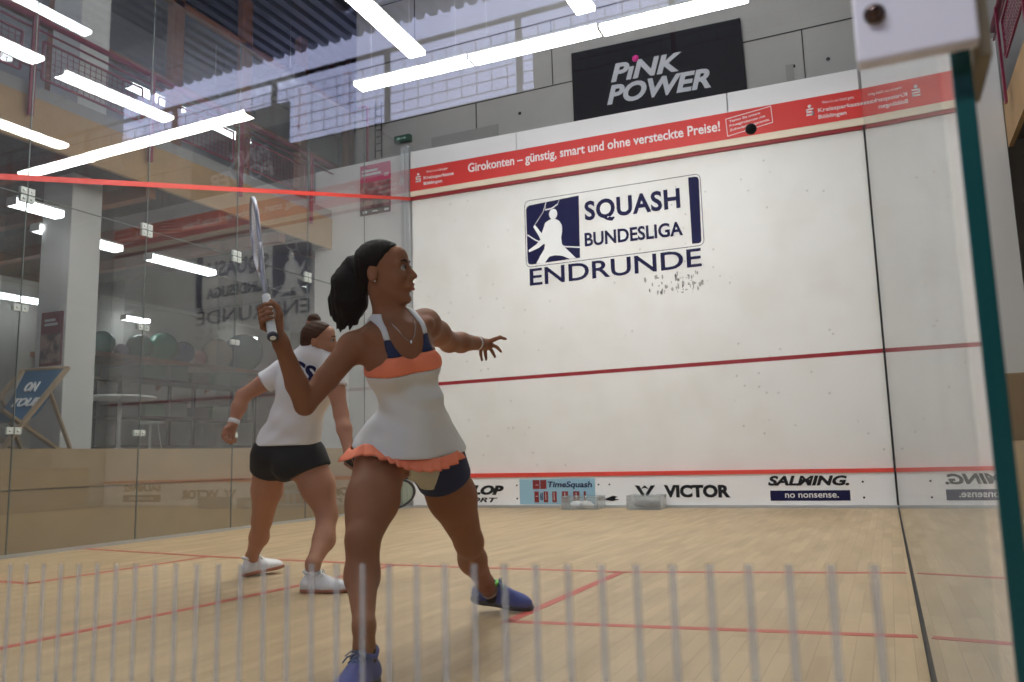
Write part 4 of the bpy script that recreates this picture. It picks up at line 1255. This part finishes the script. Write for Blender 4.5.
# legs
T.chain([HR, HR * .45 + KR * .55 + w_ * .012, KR], [.100, .088, .054], .03)
T.ell(HR * .45 + KR * .55 + TOW * .02 - RT * .005, frame(nrm(np.cross(KR - HR, TOW)), nrm(KR - HR), nrm(np.cross(nrm(np.cross(KR - HR, TOW)), KR - HR))), (.072, .17, .066), .04)
T.ell(KR + TOW * .018, np.eye(3), (.043, .040, .050), .03)
CR = V((4.745,1.606,0.305)) - TOW * .01
T.chain([KR, CR, AR + UPV * .06, AR], [.050, .0535, .031, .030], .03)
T.ell(CR - TOW * .022 + UPV * .02, frame(RT, UPV, TOW), (.046, .095, .045), .03)
T.chain([HL, (4.774,2.182,0.536), KL], [.104, .094, .056], .03)
CLF = V((4.720,2.456,0.259))
T.chain([KL, CLF, V((4.684,2.636,0.137)), AL], [.053, .055, .036, .034], .03)
T.ell(CLF - RT * .012 + UPV * .005, frame(nrm(AL - KL), nrm(np.cross(AL - KL, RT)), nrm(np.cross(AL - KL, np.cross(AL - KL, RT)))), (.10, .045, .043), .03)
T.ell(KL + TOW * .01, np.eye(3), (.045, .045, .048), .03)
LEGS = T.copy()
# ankles and feet inside the shoes
T.cone(AR, AR - UPV * .05 + TOW * .015, .032, .03, .02); T.cone(AL, V((4.686,2.751,0.046)), .032, .024, .02)
# head
HC = V((4.736,1.769,1.370)); FD = nrm(RT * .98 + TOW * .16 + UPV * .09); HU = UPV
L1, B1, s1 = head_prims(T, HC, FD, HU, 1.0, NK)
# right arm
ER = V((4.519,1.591,0.886)); WR = V((4.528,1.452,1.088))
T.ell(SR, np.eye(3), (.056, .056, .058), .03)
T.chain([SR, SR * .45 + ER * .55, ER], [.049, .043, .036], .012)
T.chain([ER, ER * .65 + WR * .35, WR], [.036, .0385, .025], .012)
# left arm
EL = V((4.746,2.227,1.164)); WL = V((4.756,2.472,1.187))
T.ell(SL + v * -.005, np.eye(3), (.055, .055, .060), .03)
T.chain([SL, SL * .5 + EL * .5, EL], [.052, .048, .041], .025)
T.chain([EL, EL * .6 + WL * .4, WL], [.041, .042, .0285], .02)
# right hand round the racket grip
BUTT = V((4.558,1.377,1.093)); TIP = V((4.226,1.624,1.671)); RD = nrm(TIP - BUTT); TIP = BUTT + RD * .685
gx = nrm(np.cross(UPV, RD)); gx = RT - np.dot(RT, RD) * RD; gx = nrm(gx); gz = nrm(np.cross(gx, RD)); 
if np.dot(gz, TOW) < 0: gz = -gz
Gp = lambda a, x, z: BUTT + RD * a + gx * x + gz * z
T.cone(WR, Gp(.078, .010, -.040), .026, .022, .02)
T.ell(Gp(.098, .006, -.034), frame(RD, gx, gz), (.044, .034, .017), .012)
for i, (a, ln) in enumerate(((.070, .9), (.091, 1.0), (.112, 1.03), (.134, .98))):
    r = (.0082, .0090, .0092, .0088)[i]
    T.chain([Gp(a, -.012, -.036), Gp(a + .002, -.030, -.016), Gp(a + .001, -.026, .012), Gp(a - .001, -.004, .0262), Gp(a - .004, .014 * ln, .0255)], [r * 1.1, r * 1.05, r, r * .96, r * .85], .004)
T.chain([Gp(.086, .024, -.030), Gp(.106, .034, -.010), Gp(.128, .030, .012), Gp(.146, .016, .024)], [.014, .0115, .0100, .0085], .006)
# left hand, fingers spread
T.cone(WL, (4.762,2.540,1.190), .0265, .024, .02)
T.ell((4.761,2.546,1.187), frame(RT, UPV, TOW), (.030, .026, .016), .012)
T.chain([(4.775,2.534,1.198), (4.804,2.535,1.206), (4.834,2.536,1.214), (4.861,2.539,1.204)], [.012, .0100, .0088, .0070], .005)
T.chain([(4.781,2.561,1.187), (4.801,2.571,1.176), (4.820,2.572,1.155)], [.0095, .0084, .0068], .004)
T.chain([(4.766,2.567,1.177), (4.776,2.575,1.157), (4.789,2.573,1.133)], [.0095, .0084, .0068], .004)
T.chain([(4.747,2.559,1.171), (4.747,2.563,1.146), (4.753,2.558,1.121)], [.0092, .0082, .0066], .004)
T.chain([(4.735,2.542,1.175), (4.732,2.544,1.148), (4.739,2.542,1.118)], [.0088, .0076, .0062], .004)
p1 = empty('person', (float(Pc[0]), float(Pc[1]), 0.0))
tag(p1, 'player in white and coral tennis dress lunging with racket raised and one arm stretched out', 'person')
body1 = T.build('body', M['skin1'], p1, relax=2)
del T
face_parts(L1, B1, p1, M['lip1'], M['hair1'])
for b in (-1, 1):
    m = MB(); m.ball(L1(-.012, b * .0915, -.038), .0045, 12, 8); m.build('ear_stud', M['silver'], p1)

# hair: cap and ponytail
Hf = Field(HC - .24, HC + .2, .005)
Hf.ell(L1(-.018, 0, .030), B1, (.101, .0815, .092), .02)
Hf.cone(L1(-.03, 0, .03), L1(-.075, 0, -.035), .075, .045, .03)
X, Y, Z = Hf.grid()
rel = [X - HC[0], Y - HC[1], Z - HC[2]]
cf = sum(rel[i] * B1[0][i] for i in range(3)); cu = sum(rel[i] * B1[2][i] for i in range(3)); cs = sum(rel[i] * B1[1][i] for i in range(3))
line = np.where(cu > .0, -.018 + .80 * cu, -.026 + .55 * cu)
Hf.d = smax(Hf.d, cf - line, .012)
Hf.d = np.maximum(Hf.d, -.075 - cu)
Hf.cone(L1(-.098, 0, .040), L1(-.118, 0, .022), .030, .026, .01)
for a, b, ra, rb in (((4.614,1.754,1.397), (4.592,1.753,1.339), .045, .066), ((4.592,1.753,1.339), (4.593,1.753,1.271), .066, .066), ((4.593,1.753,1.271), (4.588,1.759,1.219), .062, .036), ((4.555,1.743,1.296), (4.537,1.736,1.213), .040, .012),
                     ((4.599,1.744,1.276), (4.612,1.762,1.195), .040, .012), ((4.573,1.748,1.242), (4.567,1.745,1.174), .03, .008), ((4.605,1.747,1.412), (4.547,1.741,1.353), .03, .028), ((4.559,1.743,1.235), (4.547,1.736,1.171), .020, .004), ((4.533,1.735,1.281), (4.518,1.738,1.223), .022, .004), ((4.609,1.755,1.232), (4.592,1.747,1.165), .020, .004), ((4.566,1.758,1.229), (4.550,1.750,1.162), .018, .003)):
    Hf.cone(a, b, ra, rb, .012)
X = None
ph = lambda: 0
gx_, gy_, gz_ = Hf.grid()
Hf.d = Hf.d + .0016 * np.sin(95 * (gx_ * RT[0] + gy_ * RT[1]) * 3.2 + 14 * gz_ + 6 * gy_)
Hf.build('hair', M['hair1'], p1, relax=1)
m = oring(L1(-.110, 0, .030), B1[0], .030, .030, .007); m.build('hair_tie', M['fabk'], p1)

top = catmull([(4.564,1.813,0.728), (4.638,1.788,0.747), (4.704,1.805,0.728), (4.771,1.839,0.701), (4.828,1.884,0.688), (4.868,1.945,0.694), (4.874,2.044,0.719), (4.792,2.155,0.760), (4.676,2.144,0.779), (4.577,2.077,0.782), (4.517,1.963,0.767), (4.520,1.868,0.744)], 144)
bot = catmull([(4.542,1.787,0.688), (4.658,1.759,0.708), (4.739,1.777,0.684), (4.795,1.807,0.655), (4.848,1.856,0.642), (4.878,1.934,0.650), (4.885,2.054,0.685), (4.787,2.205,0.713), (4.639,2.204,0.716), (4.534,2.144,0.720), (4.468,1.994,0.714), (4.485,1.860,0.696)], 144)
cen = sum(top) / len(top)
# dress: one knitted shell with coloured panels, white below
def local(F, o, B):
    X, Y, Z = F.grid(); r = (X - o[0], Y - o[1], Z - o[2])
    return [sum(r[i] * B[j][i] for i in range(3)) for j in range(3)]
la, lb, lc = local(TORSO, CH, BF)
neck = np.sqrt(((la + .002) / .066) ** 2 + ((lb - .108) / .104) ** 2) - 1
neck = np.where(lc > -.01, neck * .066, .05)
back = np.sqrt((la / .05) ** 2 + ((lb - .16) / .10) ** 2) - 1
neck = np.where(lc < -.01, back * .05, neck)
arm = np.abs(la) - (.086 + np.maximum(0, .030 - lb) * .9)
region = smax(-neck, arm, .004)
# the lower dress follows the hips; its hem is the tilted plane of the frill
A_ = np.array([[np.dot(q - CH, u), np.dot(q - CH, w_), 1] for q in top]); b_ = np.array([np.dot(q - CH, v) for q in top])
hc, *_r = np.linalg.lstsq(A_, b_, rcond=None)
TORSO.cone(WA + v * .012, cen - v * .035, .088, .176, .03)
TORSO.cone(WA + u * .03, HL + v * .015 + u * .004, .060, .110, .04); TORSO.cone(WA - u * .02, HR + v * .02, .060, .098, .04)
wr = np.clip(1 - np.abs(lb + .17) / .13, 0, 1)
TORSO.d = TORSO.d + (.0034 * wr * np.sin(72 * lb + 14 * la + 2.2 * np.sin(13 * la + 9 * lc))).astype(np.float32)
region = np.maximum(region, (hc[0] * la + hc[1] * lc + hc[2] - .012) - lb)
shell = smax(TORSO.d - .0075, region, .004)
def panel(name, material, extra, off=0.0):
    G = Field.__new__(Field); G.lo, G.h, G.n = TORSO.lo, TORSO.h, TORSO.n
    G.d = smax(shell - off, extra, .002).astype(np.float32)
    return G.build(name, material, p1)
lbt = lb - .03 * np.abs(la) * 0
panel('dress_body', M['fabw'], lb + .046)
band = panel('dress_band', M['fabo'], np.maximum(-.046 - lb, lb - .022), .0012)
panel('dress_strap_navy', M['fabn'], np.maximum(.022 - lb, lb - .084), .0004)
panel('dress_strap_white', M['fabw'], .084 - lb, .0)
# neckline piping
del TORSO, shell
bv = BVHTree.FromPolygons([q.co.copy() for q in band.data.vertices], [tuple(p.vertices) for p in band.data.polygons])
o_ = V((5.361,1.009,0.950)); d_ = nrm(o_ - V((6.3642, -.7134, .6864))); h_ = bv.ray_cast(Vector(o_), Vector(d_))
if h_[0]:
    m = MB(); m.lathe(h_[0] - h_[1] * .001, [(.010, 0), (.010, .003)], 20, tuple(h_[1])); m.build('round_emblem', M['fabn'], band)

# skirt frill
cen = sum(top) / len(top)
def frill(name, material, t0, t1, push, pleat, thick=.003, parent=p1):
    vs = []; n = 144; rows = 5
    for side in (0, 1):
        for r in range(rows):
            t = t0 + (t1 - t0) * r / (rows - 1)
            for i in range(n):
                p = top[i] * (1 - t) + bot[i] * t; o = nrm((p - cen) - v * np.dot(p - cen, v))
                p = p + o * (push + pleat * t * math.sin(i * 2 * PI / 144 * 24 + 1.2 * math.sin(i * .21)) - side * thick)
                vs.append(p)
    fs = []
    for side in (0, 1):
        b0 = side * rows * n
        for r in range(rows - 1):
            for i in range(n):
                j = (i + 1) % n; q = (b0 + r * n + i, b0 + r * n + j, b0 + (r + 1) * n + j, b0 + (r + 1) * n + i)
                fs.append(q if side == 0 else q[::-1])
    for r, fl in ((0, 1), (rows - 1, 0)):
        for i in range(n):
            j = (i + 1) % n; q = (r * n + i, rows * n + r * n + i, rows * n + r * n + j, r * n + j); fs.append(q if fl else q[::-1])
    m = MB(); m.add(vs, fs, True); return m.build(name, material, parent)
frill('skirt_frill', M['fabo'], -.05, 1.0, .006, .011)
# navy under-shorts and pale gusset
la, lb, lc = local(LEGS, Pc, BF)
X, Y, Z = LEGS.grid()
hq = local(LEGS, CH, BF); hemrel = hq[1] - (hc[0] * hq[0] + hc[1] * hq[2] + hc[2] - .012)
del hq
def along(a, b):
    d = nrm(b - a); return (X - a[0]) * d[0] + (Y - a[1]) * d[1] + (Z - a[2]) * d[2]
G = Field.__new__(Field); G.lo, G.h, G.n = LEGS.lo, LEGS.h, LEGS.n
limit = np.where(la < .03, along(HR, KR) - .030, along(HL, KL) - .105)
G.d = smax(smax(LEGS.d - .009, limit, .006), hemrel, .006).astype(np.float32)
G.build('under_shorts', M['fabn'], p1)
G.d = smax(smax(LEGS.d - .0115, np.maximum(np.abs(la - .010 + lb * .10) - (.075 + lb * .30), -lb - .160), .006), np.maximum(lb - .03, -lc + .0), .006).astype(np.float32)
G.build('gusset', mat('cloth_pale', (.55, .55, .47), .8), p1)
del LEGS, G

# jewellery
c0 = NK + v * .006
bv = BVHTree.FromPolygons([q.co.copy() for q in body1.data.vertices], [tuple(p.vertices) for p in body1.data.polygons])
m = MB(); pts = []; ax_ = nrm(v * 1.0 + w_ * .35); ca = nrm(np.cross(ax_, w_)); cb = np.cross(ax_, ca)
for i in range(36):
    a = 2 * PI * i / 36; d = ca * math.cos(a) + cb * math.sin(a); o_ = NK + v * .022 - w_ * .006
    h = bv.ray_cast(Vector(o_ + d * .095), Vector(-d)); pts.append(np.array(h[0]) + d * .0012 if h[0] else o_ + d * .055)
m.tube(pts, .0016, 6, closed=True); m.build('choker', M['silver'], p1)
bv = BVHTree.FromPolygons([q.co.copy() for q in body1.data.vertices], [tuple(p.vertices) for p in body1.data.polygons])
def onto(p, d, k):
    h = bv.ray_cast(Vector(V(p) + V(d) * .35), Vector(-V(d)))
    return np.array(h[0]) + V(d) * k if h[0] else V(p)
m = MB(); pts = []
for i in range(25):
    t = -1 + 2 * i / 24; pts.append(onto(CH + u * (.045 * t) + v * (.072 + .075 * t * t), w_, .0015))
m.tube(pts, .0013, 6); nk = m.build('necklace', M['silver'], p1)
m = MB(); q = onto(CH + v * .066, w_, .003); m.ball(q, (.005, .004, .007), 12, 8); m.build('pendant', M['silver'], nk)
m = MB(); d = nrm(WL - EL); m.tube([WL - d * .022, WL - d * .018, WL - d * .002, WL + d * .002], [.030, .0325, .0322, .030], 20, cap=False)
m.build('wristband', M['fabw'], p1)
m = oring(V((4.684,2.675,0.101)), AL - CLF, .0375, .0375, .002); m.build('anklet', M['silver'], p1)
# socks
m = MB(); m.tube([AR + UPV * .012, AR - UPV * .02, AR - UPV * .045], [.034, .0365, .04], 20); m.build('sock', M['fabk'], p1)
m = MB(); m.tube([AL + UPV * .004 - RT * .002, V((4.680,2.712,0.065)), V((4.686,2.729,0.045))], [.037, .038, .032], 20); m.build('sock', M['fabk'], p1)
# shoes
fr = nrm(V((float(TOW[0]) * 1 - .22, float(TOW[1]), 0)))
hz = V((AR[0], AR[1], 0)) - fr * .070
shoe(p1, (hz[0], hz[1], 0.0), (hz[0] + fr[0] * .275, hz[1] + fr[1] * .275, 0.0), (0, 0, 1), .275, M['shoeblue'], M['sole'], M['shoeblue'], M['lace'])
hl = V((4.587,2.684,0.048)); tl = V((4.833,2.805,-0.016)); tl[2] = max(tl[2], .003)
shoe(p1, hl, tl, nrm(UPV + RT * .15 + TOW * .1), float(np.linalg.norm(tl - hl)), M['shoeblue'], M['sole'], M['lime'], M['lace'])
# her racket
racket(BUTT, TIP, RT * .90 + TOW * -.42 + UPV * .1, 'squash racket with white grip raised by the player in the coral dress', mat('racket_silver', (.42, .42, .48), .3, .5), mat('grip_white', (.7, .7, .7), .7), string=mat('strings_white', (.7, .7, .75), .4))

# ------------------------------------------------------------------ second player, back turned
Pc2 = V((3.214,3.083,0.749)); NK2 = V((3.460,2.998,1.297)); SL2 = V((3.207,3.030,1.215)); SR2 = V((3.564,3.016,1.201))
HL2 = V((3.094,3.078,0.718)); HR2 = V((3.321,3.093,0.712)); KR2 = V((3.447,3.133,0.396)); AR2 = V((3.511,2.930,0.102)); KL2 = V((2.899,3.224,0.352)); AL2 = V((2.708,3.358,0.072))
v2 = nrm(NK2 - Pc2); u2 = nrm(SL2 - SR2); w2 = nrm(np.cross(u2, v2)); u2 = np.cross(v2, w2); BF2 = frame(u2, v2, w2)   # w2 = her front
CH2 = V((3.366,3.039,1.119)); HP2 = V((3.216,3.080,0.772)); WA2 = V((3.284,3.065,0.930))
T = Field((2.4, 2.4, -0.02), (4.1, 3.9, 1.75), 0.007)
T.ell(CH2, BF2, (.150, .175, .100), .04); T.ell(WA2, BF2, (.125, .12, .090), .05); T.ell(HP2, BF2, (.175, .12, .115), .05)
for q in (-1, 1): T.ell(HP2 - v2 * .06 - w2 * .05 + u2 * q * .075, BF2, (.085, .09, .085), .04)
T.cone(NK2, SR2, .055, .052, .05); T.cone(NK2, SL2, .055, .052, .05); T.cone(CH2 + v2 * .08, NK2, .09, .06, .04)
TOR2 = T.copy()
T.chain([HR2, (3.388,3.127,0.547), KR2], [.108, .096, .060], .03); T.chain([KR2, (3.483,3.059,0.261), AR2 + UPV * .05, AR2], [.056, .059, .036, .034], .03)
T.chain([HL2, (2.997,3.152,0.532), KL2], [.105, .088, .060], .03); T.chain([KL2, (2.832,3.277,0.246), AL2 + UPV * .05, AL2], [.055, .056, .035, .033], .03)
LEG2 = T.copy()
HC2 = V((3.503,2.986,1.363)); FD2 = nrm(RT * .93 + TOW * -.05 - UPV * .06)
L2, B2, s2 = head_prims(T, HC2, FD2, UPV, .92, NK2)
EL2 = V((2.999,2.935,1.076)); WL2 = V((2.977,2.883,0.915)); ER2 = V((3.638,3.001,0.946)); WR2 = V((3.733,2.943,0.736))
T.ell(SL2, np.eye(3), (.058, .058, .058), .03); T.ell(SR2, np.eye(3), (.058, .058, .058), .03)
T.chain([SL2, SL2 * .5 + EL2 * .5, EL2], [.052, .047, .040], .02); T.chain([EL2, EL2 * .6 + WL2 * .4, WL2], [.040, .041, .027], .02)
T.chain([SR2, SR2 * .5 + ER2 * .5, ER2], [.052, .047, .040], .02); T.chain([ER2, ER2 * .6 + WR2 * .4, WR2], [.040, .040, .027], .02)
# loosely closed left hand
T.ell((2.961,2.882,0.876), frame(RT, UPV, TOW), (.030, .040, .024), .012); T.cone(WL2, (2.965,2.881,0.892), .026, .026, .015)
for i, (px0, py0, px1, py1, px2, py2) in enumerate(((225,430,222.5,434,225,438),)): pass
T.chain([(2.959,2.848,0.875), (2.947,2.835,0.853), (2.953,2.841,0.830), (2.983,2.832,0.835)], [.011, .010, .0095, .008], .004)
T.chain([(2.971,2.856,0.858), (2.961,2.845,0.830), (2.977,2.844,0.813), (3.005,2.833,0.823)], [.011, .0105, .0100, .008], .004)
T.chain([(2.979,2.872,0.852), (2.973,2.863,0.821), (2.990,2.862,0.807), (3.016,2.849,0.820)], [.011, .0105, .0100, .008], .004)
T.chain([(2.977,2.892,0.858), (2.969,2.894,0.824), (2.994,2.884,0.815), (3.014,2.870,0.828)], [.0105, .0095, .0090, .008], .004)
T.chain([(2.977,2.852,0.903), (2.978,2.821,0.888), (2.973,2.811,0.871)], [.012, .0105, .0085], .005)
# right hand gripping
BU2 = V((3.741,2.896,0.705)); TI2 = V((3.736,3.572,0.413)); RD2 = nrm(TI2 - BU2); g2x = nrm(RT - np.dot(RT, RD2) * RD2); g2z = nrm(np.cross(g2x, RD2))
if np.dot(g2z, TOW) < 0: g2z = -g2z
G2 = lambda a, x, z: BU2 + RD2 * a + g2x * x + g2z * z
T.cone(WR2, G2(.06, .02, -.02), .026, .024, .02); T.ell(G2(.075, .03, -.018), frame(RD2, g2x, g2z), (.042, .022, .030), .012)
for i, a in enumerate((.045, .067, .089, .111)):
    T.chain([G2(a, .03, -.03), G2(a, .006, -.034), G2(a, -.022, -.018), G2(a, -.026, .008), G2(a, -.006, .026)], [.0105, .010, .0095, .009, .0085], .004)
T.chain([G2(.06, .034, .0), G2(.09, .028, .022), G2(.115, .010, .028)], [.013, .011, .009], .005)
p2 = empty('person', (float(Pc2[0]), float(Pc2[1]), 0.0))
tag(p2, 'player in white shirt and black shorts standing behind with her back turned', 'person')
T.build('body', M['skin2'], p2, relax=2); del T
face_parts(L2, B2, p2, mat('lips_pale', (.40, .15, .12), .5), M['hair2'], .92, mouth_open=False)
Hf = Field(HC2 - .22, HC2 + .24, .006)
Hf.ell(L2(-.018, 0, .030), B2, (.093, .077, .086), .02)
Hf.cone(L2(-.02, 0, .02), L2(-.065, 0, -.03), .068, .045, .03)
X, Y, Z = Hf.grid(); rel = [X - HC2[0], Y - HC2[1], Z - HC2[2]]
cf = sum(rel[i] * B2[0][i] for i in range(3)); cu = sum(rel[i] * B2[2][i] for i in range(3))
Hf.d = smax(Hf.d, cf - np.where(cu > 0, -.018 + .8 * cu, -.026 + .5 * cu), .012); Hf.d = np.maximum(Hf.d, -.068 - cu)
bun = V((3.470,2.974,1.485)); Hf.ell(bun, frame(RT, UPV, TOW), (.038, .034, .038), .008)
gx_, gy_, gz_ = Hf.grid(); Hf.d = Hf.d + .0016 * np.sin(260 * gz_ + 90 * gx_)
Hf.build('hair', M['hair2'], p2)
m = oring(bun - UPV * .018, UPV, .036, .036, .008); m.build('hair_tie', mat('scrunchie_rust', (.30, .07, .02), .7), p2)
# shirt
HEMZ = (3.217,3.079,0.784)[2]
X, Y, Z = TOR2.grid()
G = Field.__new__(Field); G.lo, G.h, G.n = TOR2.lo, TOR2.h, TOR2.n
la, lb, lc = local(TOR2, Pc2, BF2)
G.d = TOR2.d - .016
G.ell(WA2 - v2 * .02 - w2 * .01, BF2, (.165, .16, .125), .05)
G.ell(CH2 - v2 * .03 - w2 * .012, BF2, (.165, .16, .115), .05)
G.ell(HP2 + v2 * .02, BF2, (.195, .11, .135), .05)
G.d = G.d + (.003 * np.sin(38 * lb + 16 * la + 5 * np.sin(9 * la)) * np.clip(1 - np.abs(lb - .12) / .2, 0, 1))
def cutalong(a, b, t):
    d = nrm(b - a); q = a + (b - a) * t; return (X - q[0]) * d[0] + (Y - q[1]) * d[1] + (Z - q[2]) * d[2]
S2 = Field.__new__(Field); S2.lo, S2.h, S2.n = TOR2.lo, TOR2.h, TOR2.n
def sleeve(a, b, t):
    S2.d = np.full(tuple(S2.n), .06, np.float32); S2.cone(a, a * (1 - t - .1) + b * (t + .1), .064, .066, .02)
    S2.d = smax(S2.d, cutalong(a, b, t), .003); k = .02
    hh = np.maximum(k - np.abs(G.d - S2.d), 0) / k; G.d = np.minimum(G.d, S2.d) - hh * hh * k * .25
sleeve(SL2, EL2, .47); sleeve(SR2, ER2, .42)
G.d = smax(G.d, HEMZ - Z + 0 * X, .004)
# neck opening
G.d = smax(G.d, .062 - np.sqrt((X - (NK2 + v2 * .035)[0]) ** 2 + (Y - (NK2 + v2 * .035)[1]) ** 2 + (Z - (NK2 + v2 * .035)[2]) ** 2), .004)
G.d = G.d.astype(np.float32)
shirt = G.build('shirt', M['fabw'], p2)
# print on the back of the shirt
bvh = BVHTree.FromPolygons([vv.co.copy() for vv in shirt.data.vertices], [tuple(p.vertices) for p in shirt.data.polygons])
def shirt_word(txt, c, wd, ht, bold):
    tv, tf = text_mesh(txt, bold); bm = bmesh.new()
    for q in tv: bm.verts.new(q)
    bm.verts.ensure_lookup_table()
    for f in tf:
        try: bm.faces.new([bm.verts[i] for i in f])
        except ValueError: pass
    bm.normal_update()
    a = min(q.x for q in tv); b = max(q.x for q in tv); h0 = max(q.y for q in tv)
    geo = bm.verts[:] + bm.edges[:] + bm.faces[:]
    for i in range(1, 8):
        bmesh.ops.bisect_plane(bm, geom=bm.verts[:] + bm.edges[:] + bm.faces[:], plane_co=(0, h0 * i / 8, 0), plane_no=(0, 1, 0))
    for i in range(1, 16):
        geo = bmesh.ops.bisect_plane(bm, geom=bm.verts[:] + bm.edges[:] + bm.faces[:], plane_co=(a + (b - a) * i / 16, 0, 0), plane_no=(1, 0, 0))['geom']
    out = []; bm.verts.index_update()
    for q in bm.verts:
        p = c - u2 * ((q.co.x - (a + b) / 2) / (b - a) * wd) * 1.0 + v2 * ((q.co.y / h0 - .5) * ht)
        hit = bvh.ray_cast(Vector(p - w2 * .6), Vector(w2))
        k = .009 if q.co.z > 0 else .003
        out.append(np.array(hit[0]) - w2 * k if hit[0] else p - w2 * .13)
    m = MB(); m.add(out, [tuple(x.index for x in f.verts) for f in bm.faces]); bm.free()
    return m.build('shirt_print', M['ink'], shirt, fix=False)
shirt_word('AGS', V((3.399,2.961,1.219)), .23, .085, .03); shirt_word('WIN', V((3.419,2.981,1.151)), .13, .035, .02)
# shorts
G = Field.__new__(Field); G.lo, G.h, G.n = LEG2.lo, LEG2.h, LEG2.n
X, Y, Z = LEG2.grid()
def cutalong2(a, b, t): d = nrm(b - a); q = a + d * t; return (X - q[0]) * d[0] + (Y - q[1]) * d[1] + (Z - q[2]) * d[2]
la, lb, lc = local(LEG2, (HR2 + HL2) / 2, BF2)
G.d = smax(smax(LEG2.d - .018, np.where(la < 0, cutalong2(HR2, KR2, .085), cutalong2(HL2, KL2, .085)), .006), Z - HEMZ - .03 + 0 * X, .006).astype(np.float32)
G.build('shorts', M['fabk'], p2)
del G, LEG2, TOR2
m = MB(); d = nrm(WL2 - EL2); m.tube([WL2 - d * .03, WL2 - d * .026, WL2 - d * .006, WL2 - d * .002], [.029, .033, .033, .029], 20, cap=False); m.build('wristband', M['fabw'], p2)
for A_ in (AR2, AL2):
    m = MB(); m.tube([A_ + UPV * .015, A_ - UPV * .03, A_ - UPV * .05], [.037, .039, .042], 20); m.build('sock', M['fabw'], p2)
f2 = nrm(V((RT[0], RT[1], 0)) + V((TOW[0], TOW[1], 0)) * .10); h2 = V((AR2[0], AR2[1], 0)) - f2 * .065
shoe(p2, (h2[0], h2[1], 0), (h2[0] + f2[0] * .265, h2[1] + f2[1] * .265, 0), (0, 0, 1), .265, M['shoewhite'], M['gum'], M['shoewhite'], M['paper'])
f2 = nrm(V((RT[0], RT[1], 0)) - V((TOW[0], TOW[1], 0)) * .85); h2 = V((AL2[0], AL2[1], 0)) - f2 * .06
shoe(p2, (h2[0], h2[1], 0), (h2[0] + f2[0] * .262, h2[1] + f2[1] * .262, 0.03), nrm((-.03, 0, 1)), .262, M['shoewhite'], M['gum'], M['shoewhite'], M['paper'])
racket(BU2, TI2, TOW, 'squash racket with pale green strings hanging low behind the front player', M['sole'], M['fabk'], string=mat('strings_green', (.45, .7, .35), .4))

# =================================================================== CAMERA, WORLD
w = bpy.data.worlds.new('World'); SC.world = w; w.use_nodes = True
w.node_tree.nodes['Background'].inputs[0].default_value = (0.5, 0.58, 0.8, 1)
w.node_tree.nodes['Background'].inputs[1].default_value = 0.15
cam = bpy.data.cameras.new('camera'); co = bpy.data.objects.new('camera', cam); COL.objects.link(co)
co.location = (6.3642, -0.7134, 0.6864)
co.rotation_mode = 'XYZ'; co.rotation_euler = (math.radians(98.0787), math.radians(1.4904), math.radians(24.5909))
cam.sensor_width = 36.0; cam.lens = 818.38 / 1024 * 36.0; cam.clip_start = 0.02; cam.clip_end = 100
cam.dof.use_dof = True; cam.dof.focus_distance = 4.0; cam.dof.aperture_fstop = 5.6
SC.camera = co
SC.view_settings.view_transform = 'Standard'; SC.view_settings.look = 'None'
SC.view_settings.gamma = 1.0; SC.view_settings.use_curve_mapping = False
SC.view_settings.exposure = 0.12
SC.cycles.max_bounces = 14; SC.cycles.transparent_max_bounces = 40; SC.cycles.glossy_bounces = 5; SC.cycles.diffuse_bounces = 4
SC.cycles.sample_clamp_indirect = 6.0
SC.cycles.use_denoising = True
